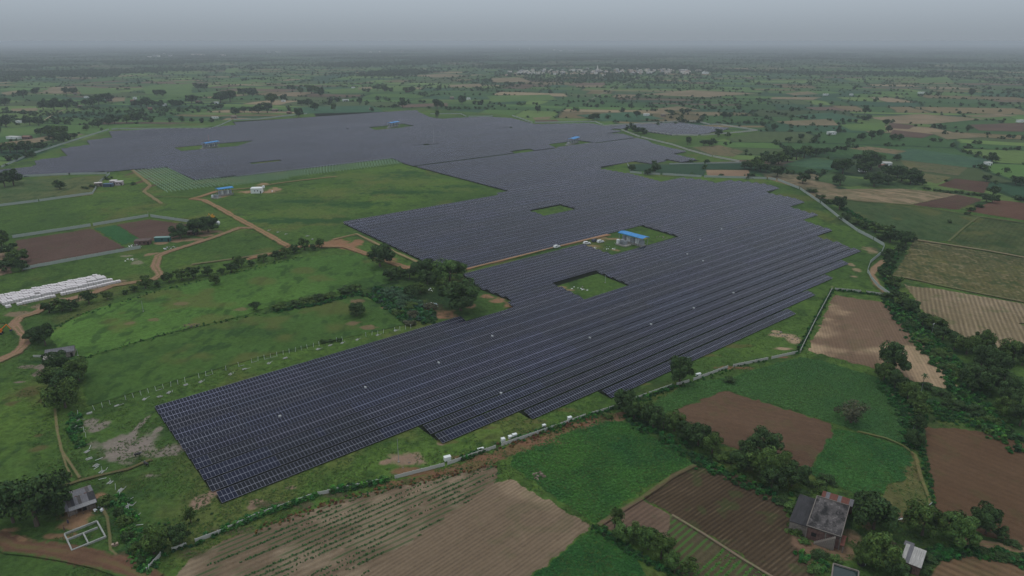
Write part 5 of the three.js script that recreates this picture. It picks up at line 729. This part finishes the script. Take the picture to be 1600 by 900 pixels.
// the town on the plain
{
  const rr = rng(44), walls = [std(alb(178, 170, 160)), std(alb(192, 188, 182)), std(alb(160, 140, 128)), std(alb(146, 142, 144))], roofs = [std(alb(186, 180, 172)), std(alb(150, 132, 120)), std(alb(160, 158, 158)), std(alb(204, 202, 198))];
  const proto = [0, 1, 2, 3].map((i) => { const o = new THREE.Group(); part('wall', merge(i % 2 ? [box(1, 1, 1, 0, 0.5, 0)] : [box(1, 0.7, 1, 0, 0.35, 0), box(0.55, 0.34, 0.7, -0.2, 0.86, 0)]), walls[i], o); part('roof', i % 2 ? box(1.05, 0.05, 1.05, 0, 1.025, 0) : box(1.06, 0.05, 1.06, 0, 0.715, 0), roofs[i], o); return o; });
  let made = 0;
  const put = (px, py, w, h) => { const o = proto[made % 4].clone(), [x, z] = G(px, py); o.name = numbered('town_house'); o.position.set(x, 0, z); o.rotation.y = rr() * 1.5; o.scale.set(w, h, w * (0.7 + 0.4 * rr())); tag(o, 'tiny pale flat-roofed house in the distant town right of centre', 'house', 'houses of the distant town'); scene.add(o); made++; };
  for (let i = 0; i < 150; i++) { const u = rr(), x = 786 + 268 * u, mid = x < 830 ? 114.5 : x < 910 ? 113.5 : x < 960 ? 114 : 113; put(x, mid + (rr() + rr() - 1) * (x > 910 && x < 960 ? 6 : 4.5), 7 + 8 * rr() * rr() + 2, 4 + 5 * rr()); }
  for (let i = 0; i < 12; i++) put(1064 + 14 * rr(), 112 + 4 * rr(), 10 + 8 * rr(), 6 + 6 * rr());
  for (let i = 0; i < 5; i++) put(1086 + 9 * rr(), 111 + rr(), 12, 6);
  for (let i = 0; i < 26; i++) { const [cx, cy, sx] = [[285, 86, 40], [250, 88, 30], [330, 87, 20], [430, 82, 30], [600, 81, 40], [870, 80, 30]][i % 6], [x, z] = G(cx + (rr() - 0.5) * 2 * sx, cy + (rr() - 0.5) * 3), o = proto[i % 4].clone(); o.name = numbered('distant_house'); o.position.set(x, 0, z); o.scale.set(18 + 22 * rr(), 7 + 5 * rr(), 16); tag(o, 'tiny pale building near the hazy horizon', 'house', 'buildings near the horizon'); scene.add(o); }
  const [x, z] = G(933.5, 111), s = thing('temple_tower', 'tall pale spire rising from the middle of the town', 'tower', x, z); part('base', box(9, 9, 9, 0, 4.5, 0), walls[0], s); part('spire', cyl(3.6, 0.6, 16, 0, 9, 0, 8), walls[1], s); part('finial', cyl(0.5, 0.1, 4, 0, 25, 0, 6), walls[0], s);
  const [hx, hz] = G(1102, 115.5), b = thing('white_hall', 'large white gabled hall at the right end of the town', 'hall', hx, hz); part('wall', box(24, 7, 14, 0, 3.5, 0), white, b); for (const k of [-1, 1]) { const r = part('roof', box(12.8, 0.3, 15), white, b); r.position.set(k * 6, 9, 0); r.rotation.z = -k * 0.34; }
  [[812, 78.5, 14, 'left and smaller of two pale water towers near the horizon'], [827, 78, 20, 'right and larger of two pale water towers near the horizon']].forEach(([px, py, H, label]) => { const [wx, wz] = G(px, py), w = thing('water_tower', label, 'water tower', wx, wz); part('leg', cyl(4, 3.4, H, 0, 0, 0, 8), white, w); part('tank', cyl(5, 9, 7, 0, H, 0, 14), white, w); part('cap', cyl(9, 2, 3, 0, H + 7, 0, 14), white, w); });
}

// ================================================================ SMALL THINGS
[[699, 719, 2.1, 1.3, 1.2, 'white rectangular block behind the middle of the front wall'], [751, 704, 2.0, 0.8, 0.7, 'long white cylinder-like block on the front wall weeds'], [786, 690, 1.2, 1.2, 1.1, 'white square block, left one of three close blocks by the wall'], [797, 685, 1.1, 0.9, 1, 'white block, middle one of three close blocks by the wall'], [804, 682, 1.5, 0.9, 1, 'white block, right one of three close blocks by the wall'], [850, 667, 1.1, 0.8, 0.9, 'pale boulder-like block left of the hedge by the wall'], [890, 656, 1.4, 1.1, 1, 'pale lump-topped block nearest the hedge by the wall'], [1091, 587, 2.1, 0.9, 0.8, 'white block beside the wall right of the lone tree']].forEach(([px, py, w, h, d, label]) => { const [x, z] = G(px, py), t = thing('concrete_block', label, 'concrete block', x, z, 0.45); part('body', box(w, h, d, 0, h / 2, 0), white, t); part('top_slab', box(w * 1.06, 0.12, d * 1.08, 0, h + 0.06, 0), white, t); });
function heap(px, py, w, h, n, mats, name, label, cat, piece = 'piece') { const [x, z] = G(px, py), t = thing(name, label, cat, x, z), rr = rng(px * 7 + py); for (let i = 0; i < n; i++) { const a = rr() * 6.28, q = Math.sqrt(rr()) * w / 2, s = (0.16 + 0.3 * rr()) * (h < 0.1 ? 0.5 : 1), m = part(piece, new THREE.IcosahedronGeometry(s, 0), mats[i % mats.length], t); m.position.set(Math.cos(a) * q, s * 0.35 + h * (1 - 2 * q / w) * rr(), Math.sin(a) * q); m.scale.set(1 + rr(), 0.5 + 0.5 * rr(), 1); m.rotation.y = a; } }
heap(210, 385, 9, 1.2, 26, [white, plaster], 'rubble_pile', 'white rubble pile at the corner of the left brown plot', 'rubble');
heap(267, 388, 8, 0.8, 22, [greyPaint, plaster, white], 'rubble_pile', 'grey rubble pile beside the track below the container', 'rubble');
heap(202, 406, 6, 0.4, 9, [white], 'rubble_pile', 'scattered white scraps on the grass above the cartons', 'rubble');
heap(157, 796, 3.4, 0.6, 14, [white, greyPaint, brickPink], 'scrap_heap', 'small heap of pale scrap right of the hut yard', 'scrap');
heap(843, 744, 4, 0.7, 26, [std([0.12, 0.09, 0.06]), std([0.2, 0.16, 0.12])], 'brush_pile', 'heap of dry brushwood in the dark crop corner', 'brush pile');
heap(297, 509, 8, 0.8, 20, [std([0.07, 0.055, 0.05])], 'brush_pile', 'dark brown heap in the bright green meadow', 'brush pile');
heap(672, 478, 8, 1.4, 40, [white, std(alb(120, 140, 140)), greyPaint], 'litter_heap', 'heap of pale litter among the thicket trees', 'litter');
heap(676, 455, 5, 3, 6, [white], 'litter_heap', 'few white scraps caught in the dark thicket', 'litter');
heap(930, 388, 4, 0.3, 7, [white], 'litter_heap', 'white scraps on the grass near the parked cars', 'litter');
heap(952, 388, 8, 0.3, 12, [white, greyPaint], 'litter_heap', 'pale scraps on the grass left below the transformer', 'litter');
heap(1035, 372, 9, 0.3, 12, [plaster], 'litter_heap', 'pale stones at the right end of the station clearing', 'litter');
heap(905, 452, 9, 0.3, 14, [plaster, white], 'litter_heap', 'pale scraps in the small grass clearing', 'litter');
heap(428, 299, 6, 0.6, 12, [white, plaster], 'rubble_pile', 'pale rubble right of the small white building', 'rubble');
heap(640, 722, 9, 0.05, 7, [plaster], 'litter_heap', 'white stones on the bare patch below the panels', 'litter');
heap(1225, 526, 12, 0.2, 16, [plaster], 'litter_heap', 'pale rubble on the bare patch near the wall corner', 'litter');
[[178, 853, 0.3, 'left one of two small brown crates on the lower left grass'], [182, 852, 0.8, 'right one of two small brown crates on the lower left grass']].forEach(([px, py, a, label]) => { const [x, z] = G(px, py), t = thing('crate', label, 'crate', x, z, a); part('body', box(0.9, 0.6, 0.7, 0, 0.3, 0), std([0.3, 0.21, 0.15]), t); part('lid', box(0.95, 0.06, 0.75, 0, 0.63, 0), std([0.36, 0.27, 0.2]), t); });
function digger(px, py, turn, col, s, name, label, cat) { const [x, z] = G(px, py), t = thing(name, label, cat, x, z, turn), m = std(col, 0.5); part('body', box(2.6, 1.1, 2.2, 0, 1.4, 0), m, t); const c = part('cab', box(1.2, 1.5, 1.2, 0.5, 2.6, 0.4), m, t); part('window', box(1.25, 0.8, 1.0, 0.5, 2.8, 0.4), darkGlass, c); for (const k of [-1, 1]) part('track', box(3.2, 0.75, 0.55, 0, 0.4, k * 0.95), rubber, t); part('boom', bar([1.2, 1.8, -0.3], [3.4, 3.8, -0.3], 0.22), m, t); part('arm', bar([3.4, 3.8, -0.3], [4.6, 1.4, -0.3], 0.18), m, t); part('bucket', box(0.9, 0.7, 0.9, 4.5, 1.0, -0.3), darkPaint, t); t.scale.setScalar(s); }
digger(333, 341, 2.9, alb(170, 124, 30), 0.9, 'yellow_digger', 'small yellow digger behind the trees by the orange track', 'digger');
digger(-2, 522, 0.4, alb(196, 104, 20), 1.05, 'orange_digger', 'orange digger cut off by the left edge', 'digger');
{ const [x, z] = G(341, 351.5), t = thing('storage_tank', 'round white tank with dark hatch beside the trees and track', 'tank', x, z, -0.3); part('body', new THREE.SphereGeometry(1.5, 18, 12).scale(1, 0.95, 1).translate(0, 1.6, 0), white, t); part('hatch', new THREE.SphereGeometry(0.55, 10, 8).translate(0.3, 1.7, 1.15), dark, t); part('stand', cyl(0.9, 0.9, 0.4), greyPaint, t); }

// ---- people and animals: one skin meshed round tapered bones
function body(bones, size, res, mat, name, parent) {
  const mc = new MarchingCubes(res, mat, false, false, 60000); mc.isolation = 0; const f = mc.field, a = new THREE.Vector3(), b = new THREE.Vector3(), p = new THREE.Vector3(), d = new THREE.Vector3();
  for (let k = 0; k < res; k++) for (let j = 0; j < res; j++) for (let i = 0; i < res; i++) {
    p.set((i / res - 0.5) * size, (j / res) * size - 0.05, (k / res - 0.5) * size); let v = 0;
    for (const [A, B, r0, r1] of bones) { a.set(...A); b.set(...B); d.subVectors(b, a); const t = Math.max(0, Math.min(1, p.clone().sub(a).dot(d) / Math.max(d.lengthSq(), 1e-6))), q = p.distanceTo(a.addScaledVector(d, t)) - (r0 + (r1 - r0) * t); v += Math.exp(-q * 40 / size * 2); }
    f[k * res * res + j * res + i] = Math.log(Math.max(v, 1e-20)) * size / 80;
  }
  mc.update(); const n = mc.count, g = new THREE.BufferGeometry(), pos = mc.positionArray.slice(0, n * 3), nor = mc.normalArray.slice(0, n * 3);
  for (let i = 0; i < n; i++) { pos[i * 3] = pos[i * 3] * size / 2; pos[i * 3 + 1] = (pos[i * 3 + 1] + 1) / 2 * size - 0.05; pos[i * 3 + 2] = pos[i * 3 + 2] * size / 2; }
  g.setAttribute('position', new THREE.BufferAttribute(pos, 3)); g.setAttribute('normal', new THREE.BufferAttribute(nor, 3)); return part(name, g, mat, parent);
}
const skin = std([0.16, 0.09, 0.06], 0.7), cloth = [std([0.05, 0.05, 0.09]), std([0.11, 0.05, 0.05])], hair = std([0.01, 0.01, 0.01]);
[[107, 819, 0.4, 'person in dark clothes standing in the hut yard'], [101, 830, 2.2, 'person in reddish clothes standing at the foundation corner']].forEach(([px, py, a, label], i) => {
  const [x, z] = G(px, py), t = thing('person', label, 'person', x, z, a), k = i ? 0.06 : -0.04;
  body([[[0, 0.95, 0], [0, 1.38, 0], 0.14, 0.17], [[0, 1.4, 0], [0, 1.52, 0], 0.06, 0.055], [[0, 1.6, 0.01], [0, 1.66, 0], 0.095, 0.1], [[-0.09, 0.92, 0], [-0.1, 0.5, 0.04], 0.09, 0.065], [[-0.1, 0.5, 0.04], [-0.1, 0.07, 0], 0.06, 0.045], [[0.09, 0.92, 0], [0.11, 0.5, -0.02 + k], 0.09, 0.065], [[0.11, 0.5, -0.02 + k], [0.11, 0.07, -0.06], 0.06, 0.045], [[-0.1, 0.05, 0], [-0.1, 0.04, 0.16], 0.045, 0.035], [[0.11, 0.05, -0.06], [0.11, 0.04, 0.1], 0.045, 0.035], [[-0.19, 1.4, 0], [-0.25, 1.12, 0.02], 0.055, 0.045], [[-0.25, 1.12, 0.02], [-0.24, 0.86, 0.1], 0.043, 0.033], [[0.19, 1.4, 0], [0.25, 1.12, -0.02], 0.055, 0.045], [[0.25, 1.12, -0.02], [0.25, 0.86, 0.06], 0.043, 0.033], [[-0.24, 0.84, 0.1], [-0.235, 0.74, 0.13], 0.032, 0.02], [[0.25, 0.84, 0.06], [0.25, 0.74, 0.09], 0.032, 0.02]], 1.9, 56, skin, 'body', t);
  part('clothing', new THREE.LatheGeometry([[0.19, 0.45], [0.2, 0.75], [0.18, 0.98], [0.21, 1.3], [0.2, 1.42], [0.07, 1.49]].map((q) => new THREE.Vector2(...q)), 16).scale(1.05, 1, 0.85), cloth[i], t); part('hair', new THREE.SphereGeometry(0.112, 12, 8, 0, 6.283, 0, 1.5).translate(0, 1.665, -0.015), hair, t);
});
[[216, 713, 0.5, 'dark buffalo on the muddy patch, upper one of two'], [229, 728, 2.6, 'dark buffalo on the grass, lower one of two']].forEach(([px, py, a, label]) => {
  const [x, z] = G(px, py), t = thing('buffalo', label, 'buffalo', x, z, a), leg = (lx, lz, hind) => (hind ? [[[lx, 0.85, lz], [lx + 0.1, 0.62, lz], 0.15, 0.1], [[lx + 0.1, 0.62, lz], [lx - 0.12, 0.4, lz], 0.085, 0.06], [[lx - 0.12, 0.4, lz], [lx - 0.08, 0.06, lz], 0.055, 0.055]] : [[[lx, 0.8, lz], [lx, 0.42, lz], 0.12, 0.07], [[lx, 0.42, lz], [lx, 0.06, lz], 0.06, 0.055]]);
  body([[[-0.75, 1.0, 0], [0.55, 1.0, 0], 0.3, 0.36], [[-0.1, 0.9, 0], [0.3, 0.88, 0], 0.36, 0.34], [[0.6, 1.1, 0], [1.05, 1.15, 0], 0.2, 0.14], [[1.05, 1.18, 0], [1.35, 0.98, 0], 0.14, 0.09], [[-0.98, 1.1, 0], [-1.05, 0.5, 0], 0.035, 0.03], ...leg(0.5, 0.2), ...leg(0.5, -0.2), ...leg(-0.7, 0.2, 1), ...leg(-0.7, -0.2, 1), [[1.05, 1.24, 0.12], [0.98, 1.2, 0.3], 0.05, 0.03], [[1.05, 1.24, -0.12], [0.98, 1.2, -0.3], 0.05, 0.03]], 2.9, 56, std([0.02, 0.018, 0.017], 0.6), 'body', t);
  for (const s of [-1, 1]) part('horn', new THREE.TorusGeometry(0.22, 0.035, 6, 10, 2.4).rotateX(Math.PI / 2).rotateY(s > 0 ? 0.3 : 3.4).translate(0.95, 1.32, s * 0.18), greyPaint, t);
});

// ================================================================ CROPS, GRASS AND WEEDS
function tuftGeo(seed, n, lean, wide) { const r = rng(seed), pos = [], col = []; for (let i = 0; i < n; i++) { const a = r() * 6.283, l = lean * (0.4 + 0.8 * r()), w = wide * (0.6 + 0.6 * r()), h = 0.7 + 0.5 * r(), ox = (r() - 0.5) * 0.5, oz = (r() - 0.5) * 0.5, t = 0.75 + 0.5 * r(), A = [ox - Math.sin(a) * w, 0, oz + Math.cos(a) * w], B = [ox + Math.sin(a) * w, 0, oz - Math.cos(a) * w], C = [ox + Math.cos(a) * l * 0.5, h * 0.8, oz + Math.sin(a) * l * 0.5], D = [ox + Math.cos(a) * l, h * (0.75 + 0.3 * r()), oz + Math.sin(a) * l]; const m = [C[0] + Math.sin(a) * w, C[1], C[2] - Math.cos(a) * w], q = [C[0] - Math.sin(a) * w, C[1], C[2] + Math.cos(a) * w]; for (const v of [A, B, m, A, m, q, q, m, D]) { pos.push(...v); col.push(t, t, t * 0.95); } } const g = new THREE.BufferGeometry(); g.setAttribute('position', new THREE.Float32BufferAttribute(pos, 3)); g.setAttribute('color', new THREE.Float32BufferAttribute(col, 3)); g.computeVertexNormals(); return g; }
const cropMat = leafMat(1, 1, 1); cropMat.name = 'crop_leaves';
function scatter(name, label, geo, list, mat = cropMat) { if (!list.length) return; const im = new THREE.InstancedMesh(geo, mat, list.length), M = new THREE.Matrix4(), q = new THREE.Quaternion(), Y = new THREE.Vector3(0, 1, 0), c = new THREE.Color(); im.name = numbered(name); im.castShadow = im.receiveShadow = true; tag(im, label, 'plants', undefined, 'stuff'); list.forEach(([x, z, w, h, col], i) => { q.setFromAxisAngle(Y, i * 2.399); M.compose(new THREE.Vector3(x, 0, z), q, new THREE.Vector3(w, h, w)); im.setMatrixAt(i, M); c.setRGB(...col); im.setColorAt(i, c); }); scene.add(im); }
{
  const rr = rng(61), leafy = tuftGeo(3, 9, 0.7, 0.11), grassy = tuftGeo(5, 8, 0.5, 0.05), weedy = crownGeo(77, 7, 150, 0.13, 0);
  FIELDS.forEach((f) => {
    const xs = f.poly.map((p) => p[0]), zs = f.poly.map((p) => p[1]), zmax = Math.max(...zs); if (zmax < -330) return;
    const dx = f.dir ? f.dir[1][0] - f.dir[0][0] : 1, dz = f.dir ? f.dir[1][1] - f.dir[0][1] : 0, l = Math.hypot(dx, dz), list = [];
    if (f.type === 'crop' && f.name === 'crop_field') { for (let z = Math.min(...zs); z < zmax; z += 0.8) for (let x = Math.min(...xs); x < Math.max(...xs); x += 0.8) { const X = x + rr() * 0.9, Z = z + rr() * 0.9; if (!inside(f.poly, X, Z) || list.length > 30000) continue; const t = 0.75 + 0.5 * rr(), c = mix3(f.c1, f.c2, ss(0.3, 0.7, fbm(X / 55, Z / 55, 4) * 0.6 + fbm(X / 9 + 7, Z / 9, 3) * 0.4)); list.push([X, Z, 0.55 + 0.35 * rr(), 0.16 + 0.22 * rr(), c.map((v) => v * 1.45 * t)]); } scatter('crop_plants', 'leafy green crop standing on the ' + f.label, leafy, list); }
    if (f.type === 'rows') { for (let z = Math.min(...zs); z < zmax; z += 0.6) for (let x = Math.min(...xs); x < Math.max(...xs); x += 0.6) { const X = x + rr() * 0.6, Z = z + rr() * 0.6; if (!inside(f.poly, X, Z)) continue; const n2 = fbm(X / 9 + 7, Z / 9, 3), q = ((X - f.dir[0][0]) * -dz + (Z - f.dir[0][1]) * dx) / l + 0.5 * (n2 - 0.5), r = ((X - f.dir[0][0]) * dx + (Z - f.dir[0][1]) * dz) / l, row = Math.floor(q / f.sp + 0.5); if (Math.cos(q * 6.2832 / f.sp) < 0.55 || vn(r / 14, row * 2.3) * 0.6 + fbm(X / 40, Z / 40, 2) * 0.8 - 0.25 + f.amp * 0.25 < 0.5) continue; const c = f.amp > 0.4 ? VEG : GREEN_ROW; list.push([X, Z, 0.4 + 0.35 * rr(), 0.18 + 0.25 * rr(), c.map((v) => v * (1.1 + 0.5 * rr()))]); } scatter('crop_rows', 'broken rows of green plants on the ' + f.label, leafy, list); }
  });
  const grass = [], clearOf = (x, z) => FIELDS.some((f, i) => f.type !== 'grass' && f.type !== 'crop' && inside(f.poly, x, z));
  for (let i = 0; i < 90000; i++) { const d = 125 + 300 * Math.sqrt(rr()) * rr(), z = -d, x = (rr() * 2 - 1) * d * 0.8, v = toUV([x, z]); if (inside(arrayOuter, x, z) || FRONT.some((q) => inside(q, x, z))) continue; if (clearOf(x, z) || fbm(x / 7, z / 7, 3) < 0.42) continue; const c = mix3(G3, mix3(G1, G2, rr()), 0.3 + 0.7 * rr()); grass.push([x, z, 0.5 + 0.7 * rr(), 0.12 + 0.3 * rr() * rr(), c.map((q) => q * (0.8 + 0.5 * rr()))]); }
  scatter('grass', 'tufts of rough grass around the front of the solar farm', grassy, grass);
  const weeds = []; const strip = (line, w, step, s0, s1, cols) => along(P(line), step, (x, z) => { const X = x + (rr() - 0.5) * w, Z = z + (rr() - 0.5) * w, s = s0 + (s1 - s0) * rr(); weeds.push([X, Z, s * 1.3, s * (0.6 + 0.5 * rr()), cols[Math.floor(rr() * cols.length)].map((q) => q * (0.75 + 0.5 * rr()))]); });
  const W1 = alb(42, 82, 42), W2 = alb(60, 98, 48), W3 = alb(38, 66, 36), W4 = alb(92, 70, 50);
  strip('350 830;400 808;460 787;492 776', 1.6, 0.28, 1.2, 2.0, [W1, W2]); strip('517 768;560 761;605 751', 1.6, 0.22, 1.3, 2.2, [W1, W2, W3]); strip('232 890;252 868;292 853;350 832', 2.4, 0.9, 0.8, 1.6, [W3, W1]); strip('720 718;760 704', 1.8, 0.3, 1, 1.8, [W1, W3]); strip('800 688;860 670;915 652;960 638;1010 620;1055 603', 1.6, 0.35, 0.9, 1.7, [W1, W2, W3]); strip('1000 628;1077 598;1140 576;1200 563', 3, 1.2, 0.6, 1.2, [W3, W1]); strip('1246 552;1300 453;1345 458;1389 464', 1.6, 0.5, 0.8, 1.5, [W3, W1]);
  strip('186 778;196 800;204 826;212 850;222 876;232 892', 4, 0.13, 0.6, 1.7, [W2, W1, W2]); strip('118 648;116 670;124 700', 3.5, 0.25, 0.8, 1.8, [W2, W1]); strip('400 829;517 787;605 763;690 744;770 726', 3, 0.3, 0.4, 0.9, [W4, W4, W1, alb(104, 84, 60)]); strip('775 700;860 674;950 648', 4, 0.25, 0.5, 1.0, [W4, W4, W1]);
  strip('130 560;250 525;380 495;440 487', 4, 0.7, 0.4, 1.0, [W1, W3, W2]); strip('75 520;120 495;240 457;380 424;470 402', 4.5, 1.1, 0.5, 1.3, [W3, W1, W2]); strip('430 487;480 480;560 460;620 470', 4, 0.3, 0.9, 2, [W3, W1]); strip('600 455;640 490;660 500', 14, 0.06, 1, 2.6, [W3, alb(52, 82, 62), W1]); strip('930 825;1000 870;1060 900', 2.5, 0.2, 0.6, 1.5, [W1, W3]); strip('985 655;1050 690;1100 726;1180 765;1240 790', 6, 0.3, 0.8, 2.0, [W3, W1]); strip('1400 470;1440 530;1490 580;1520 630;1560 680;1600 700', 12, 0.16, 0.8, 2.4, [W3, W1, W2]); strip('1380 600;1420 650;1430 700', 6, 0.15, 0.8, 2.0, [W3, W1]); strip('1430 640;1500 650;1560 670', 12, 0.12, 0.6, 1.6, [W3, W1]); strip('1250 870;1290 890', 4, 0.2, 0.6, 1.6, [W2, W1]); strip('1440 870;1500 862;1560 868;1600 880', 5, 0.12, 0.7, 1.8, [W3, W1]); strip('1438 690;1452 760;1462 812', 2, 0.35, 0.5, 1.1, [W1, W3]); strip('1318 326;1350 346;1395 362;1420 380', 6, 0.4, 0.9, 2.2, [W3, W1]); strip('1395 395;1385 430;1400 465', 6, 0.4, 0.9, 2.2, [W3, W1]); strip('310 800;200 870', 10, 1.2, 0.4, 1, [W3, W1]);
  scatter('weeds', 'dense leafy weeds along walls, hedges and fence lines', weedy, weeds);
}
//@@NEXT
renderer.render(scene, camera);
